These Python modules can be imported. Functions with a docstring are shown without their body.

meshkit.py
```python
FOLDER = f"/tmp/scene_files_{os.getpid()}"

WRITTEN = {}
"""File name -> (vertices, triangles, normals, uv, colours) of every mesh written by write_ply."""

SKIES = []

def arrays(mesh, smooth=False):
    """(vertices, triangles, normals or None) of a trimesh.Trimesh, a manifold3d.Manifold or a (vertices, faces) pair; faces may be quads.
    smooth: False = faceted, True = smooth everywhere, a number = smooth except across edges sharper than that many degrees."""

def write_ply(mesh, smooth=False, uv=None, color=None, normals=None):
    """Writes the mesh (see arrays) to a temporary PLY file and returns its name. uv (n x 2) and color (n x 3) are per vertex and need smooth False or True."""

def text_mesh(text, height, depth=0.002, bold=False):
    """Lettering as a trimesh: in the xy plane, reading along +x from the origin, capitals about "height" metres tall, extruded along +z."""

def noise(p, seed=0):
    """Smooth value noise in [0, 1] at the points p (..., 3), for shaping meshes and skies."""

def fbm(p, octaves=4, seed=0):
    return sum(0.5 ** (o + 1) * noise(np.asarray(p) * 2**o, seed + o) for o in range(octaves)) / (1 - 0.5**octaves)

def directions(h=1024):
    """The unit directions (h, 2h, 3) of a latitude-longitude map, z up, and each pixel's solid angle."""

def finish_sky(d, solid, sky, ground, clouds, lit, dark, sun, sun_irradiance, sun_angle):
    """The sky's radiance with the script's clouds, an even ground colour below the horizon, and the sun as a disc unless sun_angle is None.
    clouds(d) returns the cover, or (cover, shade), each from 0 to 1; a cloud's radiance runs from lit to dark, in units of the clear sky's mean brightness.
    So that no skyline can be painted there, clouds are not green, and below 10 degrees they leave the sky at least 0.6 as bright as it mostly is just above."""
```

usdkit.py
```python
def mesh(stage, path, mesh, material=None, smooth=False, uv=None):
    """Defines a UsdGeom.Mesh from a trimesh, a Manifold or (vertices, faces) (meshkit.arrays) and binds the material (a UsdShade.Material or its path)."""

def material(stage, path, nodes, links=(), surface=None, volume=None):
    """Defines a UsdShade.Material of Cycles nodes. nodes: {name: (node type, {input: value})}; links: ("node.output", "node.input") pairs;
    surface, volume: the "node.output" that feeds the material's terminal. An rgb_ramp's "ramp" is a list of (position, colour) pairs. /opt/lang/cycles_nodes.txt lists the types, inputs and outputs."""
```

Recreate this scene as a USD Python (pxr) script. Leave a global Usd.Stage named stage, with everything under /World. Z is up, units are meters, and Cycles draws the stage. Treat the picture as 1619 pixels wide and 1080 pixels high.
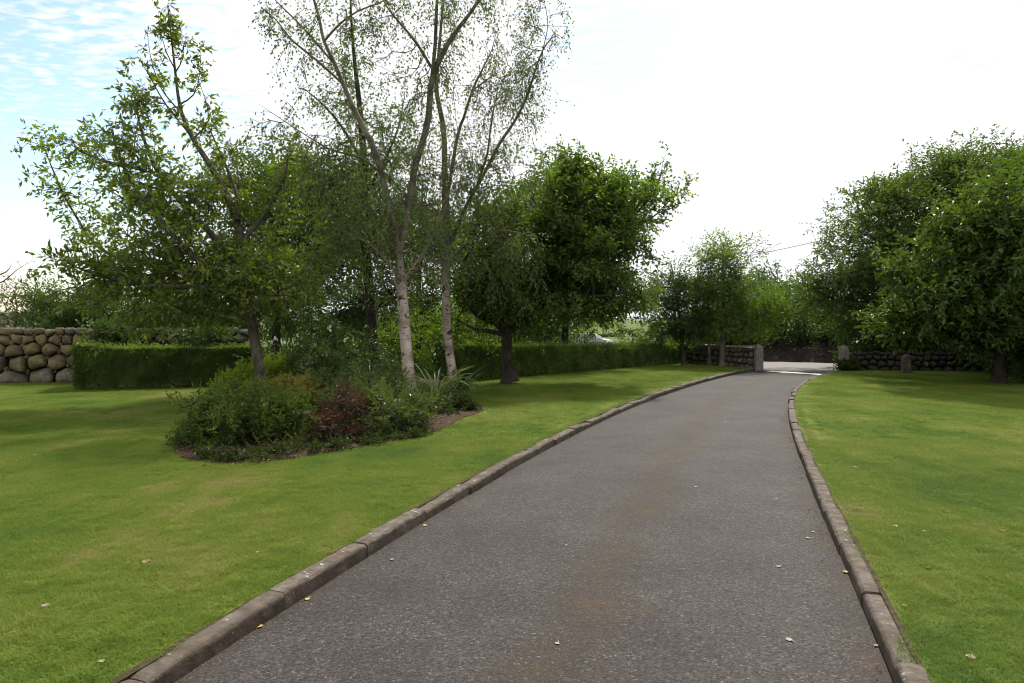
import math, random
import numpy as np, trimesh, usdkit, meshkit
from pxr import Usd, UsdGeom, UsdLux, UsdShade, Gf, Sdf, Vt
from scipy.spatial import Voronoi, cKDTree
import shapely
from shapely.geometry import Polygon, Point, LineString, box as sbox

stage = Usd.Stage.CreateInMemory()
UsdGeom.SetStageUpAxis(stage, 'Z'); UsdGeom.SetStageMetersPerUnit(stage, 1.0)
UsdGeom.Xform.Define(stage, '/World'); UsdGeom.Scope.Define(stage, '/World/Looks')

# ------------------------------------------------------------------ camera, sky, sun, exposure
W, H, F, HORIZON, EYE = 1619.0, 1080.0, 1074.0, 518.0, 1.6
PITCH = math.atan((H / 2 - HORIZON) / F)
EXPOSURE = 0.85
SUN_AZ, SUN_EL = math.radians(24), math.radians(52)
SUN_INT, SUN_ANGLE = 1.0, 3.5
SKY_STRENGTH, CLOUD = 0.12, 5.3
cam = UsdGeom.Camera.Define(stage, '/World/camera')
cam.AddTranslateOp().Set(Gf.Vec3d(0, 0, EYE)); cam.AddRotateXOp().Set(90 - math.degrees(PITCH))
cam.CreateHorizontalApertureAttr(36.0); cam.CreateVerticalApertureAttr(36.0 * 683 / 1024)
cam.CreateFocalLengthAttr(36.0 * F / W); cam.CreateClippingRangeAttr(Gf.Vec2f(0.05, 20000)); cam.CreateExposureAttr(EXPOSURE)
SUN = np.array([math.cos(SUN_EL) * math.sin(SUN_AZ), math.cos(SUN_EL) * math.cos(SUN_AZ), math.sin(SUN_EL)])
sun = UsdLux.DistantLight.Define(stage, '/World/sun')
sun.CreateIntensityAttr(SUN_INT); sun.CreateAngleAttr(SUN_ANGLE); sun.CreateNormalizeAttr(True); sun.CreateColorAttr(Gf.Vec3f(1.0, 0.94, 0.84))
_m = Gf.Matrix4d(1).SetLookAt(Gf.Vec3d(*map(float, SUN)), Gf.Vec3d(0, 0, 0), Gf.Vec3d(0, 0, 1)).GetInverse()
sun.AddTransformOp().Set(Gf.Matrix4d(_m.ExtractRotationMatrix(), Gf.Vec3d(0, 0, 0)))
sky = UsdLux.DomeLight.Define(stage, '/World/sky'); sky.CreateIntensityAttr(1.0)
def unit(v): v = np.asarray(v, float); return v / np.linalg.norm(v)
gapd = unit([-0.86, 1.0, 0.24])                                     # middle of the clear part of the sky
gap2 = unit([0.20, 1.0, 0.40])
sky_mat = usdkit.material(stage, '/World/Looks/sky_look', {
    'tc': ('texture_coordinate', {}),
    'sep': ('separate_xyz', {}),
    'zz': ('math', {'math_type': 'maximum', 'value2': 0.06}),
    'dx': ('math', {'math_type': 'divide'}), 'dy': ('math', {'math_type': 'divide'}),
    'pl': ('combine_xyz', {'z': 0.0}),
    'mp': ('mapping', {'rotation': (0, 0, 0.6), 'scale': (1.0, 1.7, 1.0)}),
    'rip': ('noise_texture', {'scale': 10.5, 'detail': 4.0, 'roughness': 0.5, 'distortion': 0.25}),
    'big': ('noise_texture', {'scale': 1.4, 'detail': 4.0, 'roughness': 0.5}),
    'dot': ('mix', {}),
    'g1': ('normal', {'direction': tuple(gapd)}), 'g2': ('normal', {'direction': tuple(gap2)}),
    'c1': ('map_range', {'from_min': 0.84, 'from_max': 1.0, 'to_min': 2.1, 'to_max': -0.1, 'clamp': True}),
    'c2': ('map_range', {'from_min': 0.978, 'from_max': 1.0, 'to_min': 1.8, 'to_max': -0.05, 'clamp': True}),
    'mn': ('math', {'math_type': 'minimum'}),
    'r1': ('math', {'math_type': 'multiply_add', 'value2': 3.6, 'value3': -1.75}),
    'b1': ('math', {'math_type': 'multiply_add', 'value2': 0.8, 'value3': -0.4}),
    'lo': ('map_range', {'range_type': 'smoothstep', 'from_min': 0.06, 'from_max': 0.3, 'to_min': 0, 'to_max': 1, 'clamp': True}), 'rm': ('math', {'math_type': 'multiply'}), 'a1': ('math', {'math_type': 'add'}), 'a2': ('math', {'math_type': 'add', 'use_clamp': True}),
    'sk': ('sky_texture', {'sky_type': 'single_scattering', 'sun_disc': False, 'sun_elevation': SUN_EL, 'sun_rotation': SUN_AZ, 'air_density': 1.3, 'aerosol_density': 0.8}),
    'cs': ('map_range', {'from_min': 0.25, 'from_max': 0.75, 'to_min': 0.85, 'to_max': 1.15}),
    'cc': ('mix', {'mix_type': 'multiply', 'fac': 1.0, 'color1': (CLOUD * 1.0, CLOUD * 1.0, CLOUD * 1.02)}),
    'mx': ('mix', {}),
    'bg': ('background_shader', {'strength': SKY_STRENGTH}),
}, [('tc.generated', 'sep.vector'), ('sep.z', 'zz.value1'), ('sep.x', 'dx.value1'), ('zz.value', 'dx.value2'), ('sep.y', 'dy.value1'), ('zz.value', 'dy.value2'),
    ('dx.value', 'pl.x'), ('dy.value', 'pl.y'), ('pl.vector', 'mp.vector'), ('mp.vector', 'rip.vector'), ('pl.vector', 'big.vector'),
    ('tc.generated', 'g1.normal'), ('tc.generated', 'g2.normal'), ('g1.dot', 'c1.value'), ('g2.dot', 'c2.value'), ('c1.result', 'mn.value1'), ('c2.result', 'mn.value2'),
    ('rip.fac', 'r1.value1'), ('big.fac', 'b1.value1'), ('r1.value', 'rm.value1'), ('sep.z', 'lo.value'), ('lo.result', 'rm.value2'), ('rm.value', 'a1.value1'), ('b1.value', 'a1.value2'), ('a1.value', 'a2.value1'), ('mn.value', 'a2.value2'),
    ('big.fac', 'cs.value'), ('cs.result', 'cc.color2'), ('a2.value', 'mx.fac'), ('sk.color', 'mx.color1'), ('cc.color', 'mx.color2'), ('mx.color', 'bg.color')], surface='bg.background')
UsdShade.MaterialBindingAPI.Apply(sky.GetPrim()).Bind(sky_mat)

# ------------------------------------------------------------------ helpers
def at(px, py, d):
    """The point at forward distance d (world y) seen at pixel px, py of the photograph."""
    x, u = (px - W / 2) / F, (H / 2 - py) / F
    c, s = math.cos(PITCH), math.sin(PITCH)
    v = np.array([x, c + u * s, -s + u * c])
    return np.array([0, 0, EYE]) + v * (d / v[1])
def gnd(px, py, z=0.0):
    x, u = (px - W / 2) / F, (H / 2 - py) / F
    c, s = math.cos(PITCH), math.sin(PITCH)
    v = np.array([x, c + u * s, -s + u * c])
    return np.array([0, 0, EYE]) + v * ((z - EYE) / v[2])
used = {}
def numbered(parent, name):
    k = (str(parent), name); n = used.get(k, -1) + 1; used[k] = n
    return name if n == 0 else f'{name}_{n:03d}'
def tag(prim, label=None, cat=None, group=None, kind=None):
    for k, v in (('label', label), ('category', cat), ('group', group), ('kind', kind)):
        if v: prim.SetCustomDataByKey(k, v)
    return prim
def thing(name, loc=(0, 0, 0), rz=0.0, **kw):
    x = UsdGeom.Xform.Define(stage, '/World/' + numbered('/World', name)); x.AddTranslateOp().Set(Gf.Vec3d(*map(float, loc)))
    if rz: x.AddRotateZOp().Set(math.degrees(rz))
    return tag(x.GetPrim(), **kw)
def origin(prim):
    o = np.zeros(3); p = prim
    while p and str(p.GetPath()) not in ('/World', '/'):
        for op in UsdGeom.Xformable(p).GetOrderedXformOps():
            if op.GetOpType() == UsdGeom.XformOp.TypeTranslate: o = o + np.array(op.Get())
        p = p.GetParent()
    return o
def obj(name, mesh, mat, parent=None, smooth=False, world=True, dirt=None, **kw):
    """ONE mesh; its vertices are given in world coordinates and moved to the parent's base."""
    base = '/World' if parent is None else str(parent.GetPath())
    if isinstance(mesh, trimesh.Trimesh): mesh = (np.array(mesh.vertices), np.array(mesh.faces))
    v, f = mesh
    if parent is not None and world: v = np.asarray(v) - origin(parent)
    p = usdkit.mesh(stage, base + '/' + numbered(base, name), (v, f), mat, smooth)
    if dirt is not None: UsdGeom.PrimvarsAPI(p).CreatePrimvar('dirt', Sdf.ValueTypeNames.FloatArray, 'vertex').Set(Vt.FloatArray.FromNumpy(np.asarray(dirt, np.float32)))
    return tag(p.GetPrim(), **kw)
def merge(parts):
    vs, fs, n = [], [], 0
    for v, f in parts:
        vs.append(v); fs.append(np.asarray(f) + n); n += len(v)
    return np.vstack(vs), np.vstack(fs)
def norm(a): return a / np.maximum(np.linalg.norm(a, axis=-1, keepdims=True), 1e-9)
def spline(pts, step=0.25):
    """Catmull-Rom through pts (n, k) resampled about every step metres (first three columns)."""
    p = np.asarray(pts, float)
    if len(p) == 2: p = np.vstack([p[0], (p[0] + p[1]) / 2, p[1]])
    e = np.vstack([2 * p[0] - p[1], p, 2 * p[-1] - p[-2]]); out = []
    for i in range(1, len(e) - 2):
        n = max(2, int(np.linalg.norm(e[i + 1][:3] - e[i][:3]) / step)); t = np.linspace(0, 1, n, endpoint=False)[:, None]
        out.append(0.5 * (2 * e[i] + (e[i + 1] - e[i - 1]) * t + (2 * e[i - 1] - 5 * e[i] + 4 * e[i + 1] - e[i + 2]) * t**2 + (3 * e[i] - e[i - 1] - 3 * e[i + 1] + e[i + 2]) * t**3))
    return np.vstack(out + [p[-1:]])
def tube(p, r, sides=8, rough=0.0, seed=0, cap=True):
    p = np.asarray(p, float); r = np.broadcast_to(r, (len(p),)); t = norm(np.gradient(p, axis=0))
    a = norm(np.cross(t, np.where(np.abs(t[:, 2:]) < 0.9, [0, 0, 1.0], [1.0, 0, 0]))); b = np.cross(t, a)
    for i in range(1, len(p)):                                       # no twist
        a[i] = norm(a[i - 1] - t[i] * (a[i - 1] @ t[i])); b[i] = np.cross(t[i], a[i])
    ang = np.arange(sides) * 2 * np.pi / sides
    ring = np.cos(ang)[None, :, None] * a[:, None] + np.sin(ang)[None, :, None] * b[:, None]
    v = p[:, None] + r[:, None, None] * ring
    if rough:
        k = meshkit.fbm(v * np.array([7, 7, 3.0]) / 1.0, 3, seed) - 0.5
        v = p[:, None] + (r[:, None] * (1 + rough * 2 * k))[..., None] * ring
    i, j = np.meshgrid(np.arange(len(p) - 1), np.arange(sides), indexing='ij'); j2 = (j + 1) % sides
    q = np.stack([i * sides + j, i * sides + j2, (i + 1) * sides + j2, (i + 1) * sides + j], -1).reshape(-1, 4)
    f = np.vstack([q[:, [0, 1, 2]], q[:, [0, 2, 3]]]); v = v.reshape(-1, 3)
    if cap:
        n = len(v); v = np.vstack([v, p[-1:] + t[-1] * r[-1] * 0.5]); k = (len(p) - 1) * sides + np.arange(sides)
        f = np.vstack([f, np.stack([k, (len(p) - 1) * sides + (np.arange(sides) + 1) % sides, np.full(sides, n)], 1)])
    return v, f
def frustums(p0, p1, r0, r1, sides=4):
    t = norm(p1 - p0); a = norm(np.cross(t, np.where(np.abs(t[:, 2:]) < 0.9, [0, 0, 1.0], [1.0, 0, 0]))); b = np.cross(t, a)
    ang = np.arange(sides) * 2 * np.pi / sides
    ring = np.cos(ang)[None, :, None] * a[:, None] + np.sin(ang)[None, :, None] * b[:, None]
    v = np.concatenate([p0[:, None] + r0[:, None, None] * ring, p1[:, None] + r1[:, None, None] * ring], 1).reshape(-1, 3)
    k = np.arange(sides); k2 = (k + 1) % sides
    q = np.stack([k, k2, k2 + sides, k + sides], 1)
    q = (np.arange(len(p0)) * 2 * sides)[:, None, None] + q[None]
    q = q.reshape(-1, 4)
    return v, np.vstack([q[:, [0, 1, 2]], q[:, [0, 2, 3]]])
def leaf_mesh(P, D, rng, L, Wd, up=0.7, fold=0.25, curl=0.15, four=False, bias=None):
    """Leaves with base P and direction D: two (or four) triangles each, folded along the midrib."""
    n = len(P); L = L * rng.uniform(0.7, 1.25, n)[:, None]; Wd = Wd * rng.uniform(0.75, 1.2, n)[:, None]
    N = norm(rng.normal(0, 1, (n, 3)) * (1 - up) + np.array([0, 0, 1.0]) * up if bias is None else rng.normal(0, 1, (n, 3)) * (1 - up) + bias * up)
    S = norm(np.cross(D, N)); N = np.cross(S, D)
    B, T = P, P + D * L - N * L * curl
    lf, rt = P + D * L * 0.45 - S * Wd / 2 + N * Wd * fold, P + D * L * 0.45 + S * Wd / 2 + N * Wd * fold
    if four:
        C = P + D * L * 0.5
        lf2, rt2 = lf, rt
        v = np.stack([B, lf2, C, rt2, T], 1).reshape(-1, 3)
        f = np.array([[0, 3, 2], [0, 2, 1], [3, 4, 2], [2, 4, 1]])
        return v, (np.arange(n) * 5)[:, None, None].repeat(4, 1).reshape(-1, 1) + np.tile(f, (n, 1))
    v = np.stack([B, rt, T, lf], 1).reshape(-1, 3); f = np.array([[0, 1, 2], [0, 2, 3]])
    return v, (np.arange(n) * 4)[:, None, None].repeat(2, 1).reshape(-1, 1) + np.tile(f, (n, 1))

# ------------------------------------------------------------------ materials
def mat(name, nodes, links, surface): return usdkit.material(stage, '/World/Looks/' + name, nodes, links, surface=surface)
def leaf_look(name, cols, trans=0.3, tcol=None, rough=0.5, spec=0.35, vary=0.5, scale=0.9, gain=1.7):
    cols = [tuple(np.array(c) * gain * np.array([1.10, 1.0, 1.05])) for c in cols]; spec = spec * .85; tcol = tcol or tuple(min(1, c * k) for c, k in zip(cols[len(cols) // 2], (1.75, 1.75, 0.9)))
    return mat(name, {
        'g': ('geometry', {}), 'r': ('rgb_ramp', {'ramp': list(zip(np.linspace(0, 1, len(cols)), cols))}),
        'n': ('noise_texture', {'scale': scale, 'detail': 2.0}), 'm': ('map_range', {'from_min': 0.3, 'from_max': 0.7, 'to_min': 1 - vary, 'to_max': 1 + vary, 'clamp': True}),
        'h': ('hsv', {}), 'p': ('principled_bsdf', {'roughness': rough, 'specular_ior_level': spec}),
        'ht': ('mix', {'mix_type': 'multiply', 'fac': 1.0, 'color2': tuple(np.array(tcol) / max(cols[len(cols) // 2][1], 1e-3))}),
        't': ('translucent_bsdf', {}), 'x': ('mix_closure', {'fac': min(.5, trans + .1)})},
        [('g.random_per_island', 'r.fac'), ('g.position', 'n.vector'), ('n.fac', 'm.value'), ('m.result', 'h.value'), ('r.color', 'h.color'), ('h.color', 'p.base_color'),
         ('h.color', 'ht.color1'), ('ht.color', 't.color'), ('p.BSDF', 'x.closure1'), ('t.BSDF', 'x.closure2')], 'x.closure')
def bark_look(name, c1, c2, c3, scale=14, zs=0.35, bump=0.6):
    return mat(name, {
        'g': ('geometry', {}), 'mp': ('mapping', {'scale': (1, 1, zs)}), 'n': ('noise_texture', {'scale': scale, 'detail': 5.0, 'roughness': 0.65}),
        'n2': ('noise_texture', {'scale': 2.2, 'detail': 3.0}), 'r': ('rgb_ramp', {'ramp': [(0.3, c1), (0.52, c2), (0.7, c3)]}),
        'r2': ('map_range', {'from_min': 0.35, 'from_max': 0.65, 'to_min': 0.65, 'to_max': 1.2}), 'h': ('hsv', {}),
        'b': ('bump', {'strength': bump, 'distance': 0.02}), 'p': ('principled_bsdf', {'roughness': 0.9, 'specular_ior_level': 0.2})},
        [('g.position', 'mp.vector'), ('mp.vector', 'n.vector'), ('g.position', 'n2.vector'), ('n.fac', 'r.fac'), ('n2.fac', 'r2.value'), ('r2.result', 'h.value'), ('r.color', 'h.color'),
         ('h.color', 'p.base_color'), ('n.fac', 'b.height'), ('b.normal', 'p.normal')], 'p.BSDF')
def plain(name, c, rough=0.6, spec=0.4, metallic=0.0, var=0.25, scale=6.0, bump=0.0):
    return mat(name, {'g': ('geometry', {}), 'n': ('noise_texture', {'scale': scale, 'detail': 5.0, 'roughness': 0.6}), 'm': ('map_range', {'from_min': 0.3, 'from_max': 0.7, 'to_min': 1 - var, 'to_max': 1 + var}),
        'h': ('hsv', {'color': c}), 'b': ('bump', {'strength': bump, 'distance': 0.02}), 'p': ('principled_bsdf', {'roughness': rough, 'specular_ior_level': spec, 'metallic': metallic})},
        [('g.position', 'n.vector'), ('n.fac', 'm.value'), ('m.result', 'h.value'), ('h.color', 'p.base_color'), ('n.fac', 'b.height'), ('b.normal', 'p.normal')], 'p.BSDF')
LM = {}
LM['magnolia'] = leaf_look('magnolia_leaf', [(.045, .066, .014), (.08, .108, .02), (.12, .148, .028), (.19, .21, .05)], .4, gain=1.95, rough=.38, spec=.5, vary=.35)
LM['birch'] = leaf_look('birch_leaf', [(.045, .068, .02), (.066, .096, .026), (.09, .12, .034), (.13, .145, .05)], .3, vary=.3)
LM['lime'] = leaf_look('broad_leaf', [(.036, .056, .014), (.062, .092, .02), (.092, .128, .028), (.135, .17, .04)], .4, vary=.45, gain=2.3)
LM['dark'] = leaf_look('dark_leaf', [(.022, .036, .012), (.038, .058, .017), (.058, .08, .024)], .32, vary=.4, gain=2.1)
LM['olive'] = leaf_look('olive_leaf', [(.034, .055, .014), (.052, .082, .018), (.075, .11, .025)], .3, vary=.4)
LM['gate'] = leaf_look('roadside_leaf', [(.032, .05, .016), (.055, .08, .022), (.08, .11, .03)], .28, vary=.35)
LM['beech'] = leaf_look('beech_leaf', [(.03, .046, .016), (.05, .072, .022), (.075, .10, .03), (.11, .135, .045)], .34, vary=.35, gain=2.0)
LM['oak'] = leaf_look('oak_leaf', [(.035, .056, .015), (.062, .092, .022), (.10, .135, .032), (.22, .21, .055)], .22, gain=1.75, rough=.5, spec=.3, vary=.35)
LM['hedge'] = leaf_look('hedge_leaf', [(.04, .062, .018), (.08, .11, .03), (.12, .15, .042), (.17, .19, .06)], .3, vary=.35, scale=2.0, spec=.6, rough=.42, gain=2.2)
LM['azalea'] = leaf_look('azalea_leaf', [(.03, .046, .012), (.055, .078, .016), (.085, .112, .022), (.12, .12, .03)], .25, spec=.15, vary=.4, scale=3.5)
LM['red'] = leaf_look('red_leaf', [(.035, .03, .014), (.085, .03, .018), (.14, .035, .022), (.06, .065, .02), (.045, .06, .018)], .15, tcol=(.1, .035, .02), vary=.3, scale=2.5, gain=.85)
LM['rhodo'] = leaf_look('rhododendron_leaf', [(.03, .048, .014), (.055, .08, .02), (.085, .112, .028)], .24, rough=.45, spec=.28, vary=.35, scale=2)
LM['pieris'] = leaf_look('pieris_leaf', [(.035, .05, .016), (.06, .085, .022), (.10, .125, .03), (.15, .065, .03)], .22, rough=.35, spec=.5, vary=.35, scale=2)
LM['lemon'] = leaf_look('lemon_leaf', [(.10, .14, .02), (.16, .2, .03), (.22, .25, .045)], .3, vary=.25, scale=2)
LM['gold'] = leaf_look('gold_leaf', [(.07, .09, .02), (.12, .12, .025), (.2, .13, .03), (.10, .12, .02)], .3, vary=.25, scale=2)
LM['brown'] = leaf_look('brown_leaf', [(.04, .032, .016), (.065, .05, .024), (.08, .065, .03)], .15, vary=.3, gain=1.0)
LM['strap'] = leaf_look('strap_leaf', [(.03, .06, .02), (.05, .09, .03), (.08, .12, .05)], .2, rough=.35, spec=.5, vary=.25)
LM['strap2'] = leaf_look('variegated_leaf', [(.06, .085, .035), (.10, .13, .06), (.26, .29, .2), (.08, .11, .045)], .2, rough=.35, spec=.5, vary=.2)
LM['small'] = leaf_look('low_leaf', [(.03, .045, .014), (.055, .075, .022), (.09, .11, .035)], .2, vary=.3, spec=.12, gain=1.0)
LM['field'] = leaf_look('bright_leaf', [(.04, .062, .016), (.06, .085, .02), (.08, .11, .028)], .25, vary=.3)
BK = {}
BK['grey'] = bark_look('grey_bark', (.03, .025, .018), (.075, .062, .042), (.13, .11, .08))
BK['dark'] = bark_look('dark_bark', (.015, .012, .009), (.035, .028, .02), (.065, .055, .04))
BK['olive'] = bark_look('olive_bark', (.03, .025, .017), (.072, .06, .042), (.13, .11, .082))
BK['pale'] = bark_look('pale_bark', (.05, .045, .035), (.12, .11, .085), (.2, .18, .14))
BK['birch'] = mat('birch_bark', {
    'g': ('geometry', {}), 'mp': ('mapping', {'scale': (5, 5, 26)}), 'n': ('noise_texture', {'scale': 1.0, 'detail': 4.0, 'roughness': 0.6}),
    'r': ('rgb_ramp', {'ramp': [(0.0, (0, 0, 0)), (0.36, (0, 0, 0)), (0.42, (1, 1, 1)), (1, (1, 1, 1))]}),
    'mp2': ('mapping', {'scale': (4.5, 4.5, 6.0)}), 'n2': ('noise_texture', {'scale': 1.0, 'detail': 4.0, 'roughness': 0.6, 'distortion': 0.6}),
    'r2': ('rgb_ramp', {'ramp': [(0, (0, 0, 0)), (0.37, (0, 0, 0)), (0.42, (1, 1, 1)), (1, (1, 1, 1))]}),
    'n3': ('noise_texture', {'scale': 4.0, 'detail': 4.0}), 'r3': ('rgb_ramp', {'ramp': [(0.3, (.13, .10, .075)), (0.5, (.27, .22, .18)), (0.7, (.39, .335, .285))]}),
    'k': ('mix', {'mix_type': 'multiply', 'fac': 1.0}), 'm': ('mix', {'color1': (.035, .026, .02)}),
    'sz': ('separate_xyz', {}), 'zz': ('math', {'math_type': 'multiply_add', 'value2': 1.2, 'value3': -0.6}), 'za': ('math', {'math_type': 'add'}), 'zm': ('map_range', {'from_min': 2.3, 'from_max': 3.5, 'to_min': 0.0, 'to_max': 0.93, 'clamp': True}), 'oc': ('rgb_ramp', {'ramp': [(0.3, (.026, .023, .015)), (0.5, (.065, .058, .037)), (0.7, (.12, .108, .075))]}), 'xo': ('mix', {}),
    'b': ('bump', {'strength': 0.5, 'distance': 0.015}), 'p': ('principled_bsdf', {'roughness': 0.75, 'specular_ior_level': 0.25})},
    [('g.position', 'mp.vector'), ('mp.vector', 'n.vector'), ('n.fac', 'r.fac'), ('g.position', 'mp2.vector'), ('mp2.vector', 'n2.vector'), ('n2.fac', 'r2.fac'), ('g.position', 'n3.vector'), ('n3.fac', 'r3.fac'),
     ('r.color', 'k.color1'), ('r2.color', 'k.color2'), ('k.color', 'm.fac'), ('r3.color', 'm.color2'), ('g.position', 'sz.vector'), ('n3.fac', 'zz.value1'), ('zz.value', 'za.value1'), ('sz.z', 'za.value2'), ('za.value', 'zm.value'), ('zm.result', 'xo.fac'), ('n3.fac', 'oc.fac'), ('m.color', 'xo.color1'), ('oc.color', 'xo.color2'), ('xo.color', 'p.base_color'), ('n2.fac', 'b.height'), ('b.normal', 'p.normal')], 'p.BSDF')

def lawn_nodes(dark):
    k = dark
    return {
        'g': ('geometry', {}), 'n1': ('noise_texture', {'scale': 0.55, 'detail': 5.0, 'roughness': 0.6}), 'n2': ('noise_texture', {'scale': 3.2, 'detail': 4.0, 'roughness': 0.6}),
        'mp': ('mapping', {'rotation': (0, 0, 0.45), 'scale': (1.7, 0.22, 1)}), 'n3': ('noise_texture', {'scale': 1.0, 'detail': 3.0}),
        'r1': ('rgb_ramp', {'ramp': [(0.30, (.072 * k, .122 * k, .019 * k)), (0.42, (.099 * k, .150 * k, .021 * k)), (0.57, (.130 * k, .171 * k, .026 * k)), (0.72, (.188 * k, .187 * k, .056 * k))]}),
        'a': ('math', {'math_type': 'multiply_add', 'value2': 0.35, 'value3': -0.175}), 'a3': ('math', {'math_type': 'multiply_add', 'value2': 0.45, 'value3': -0.225}),
        's': ('math', {'math_type': 'add'}), 's2': ('math', {'math_type': 'add'})}, [
        ('g.position', 'n1.vector'), ('g.position', 'n2.vector'), ('g.position', 'mp.vector'), ('mp.vector', 'n3.vector'), ('n2.fac', 'a.value1'), ('n3.fac', 'a3.value1'),
        ('n1.fac', 's.value1'), ('a.value', 's.value2'), ('s.value', 's2.value1'), ('a3.value', 's2.value2'), ('s2.value', 'r1.fac')]
_n, _l = lawn_nodes(0.72)
LAWN = mat('lawn', {**_n, 'n4': ('noise_texture', {'scale': 90.0, 'detail': 3.0}), 'v': ('map_range', {'from_min': 0.3, 'from_max': 0.7, 'to_min': 0.55, 'to_max': 1.35}), 'h': ('hsv', {}),
    'b': ('bump', {'strength': 0.8, 'distance': 0.02}), 'p': ('principled_bsdf', {'roughness': 0.9, 'specular_ior_level': 0.1})},
    _l + [('g.position', 'n4.vector'), ('n4.fac', 'v.value'), ('v.result', 'h.value'), ('r1.color', 'h.color'), ('h.color', 'p.base_color'), ('n4.fac', 'b.height'), ('b.normal', 'p.normal')], 'p.BSDF')
_n, _l = lawn_nodes(3.05)
BLADE = mat('grass_blade', {**_n, 'i': ('map_range', {'from_min': 0, 'from_max': 1, 'to_min': 0.42, 'to_max': 1.6}), 'st': ('rgb_ramp', {'ramp': [(0, (0, 0, 0)), (0.9, (0, 0, 0)), (0.93, (1, 1, 1)), (1, (1, 1, 1))]}),
    'h': ('hsv', {}), 'mx': ('mix', {'color2': (.28, .24, .10)}), 'p': ('principled_bsdf', {'roughness': 0.6, 'specular_ior_level': 0.12}), 't': ('translucent_bsdf', {}), 'x': ('mix_closure', {'fac': 0.4})},
    _l + [('g.random_per_island', 'i.value'), ('g.random_per_island', 'st.fac'), ('i.result', 'h.value'), ('r1.color', 'h.color'), ('h.color', 'mx.color1'), ('st.color', 'mx.fac'), ('mx.color', 'p.base_color'), ('mx.color', 't.color'),
          ('p.BSDF', 'x.closure1'), ('t.BSDF', 'x.closure2')], 'x.closure')
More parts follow.
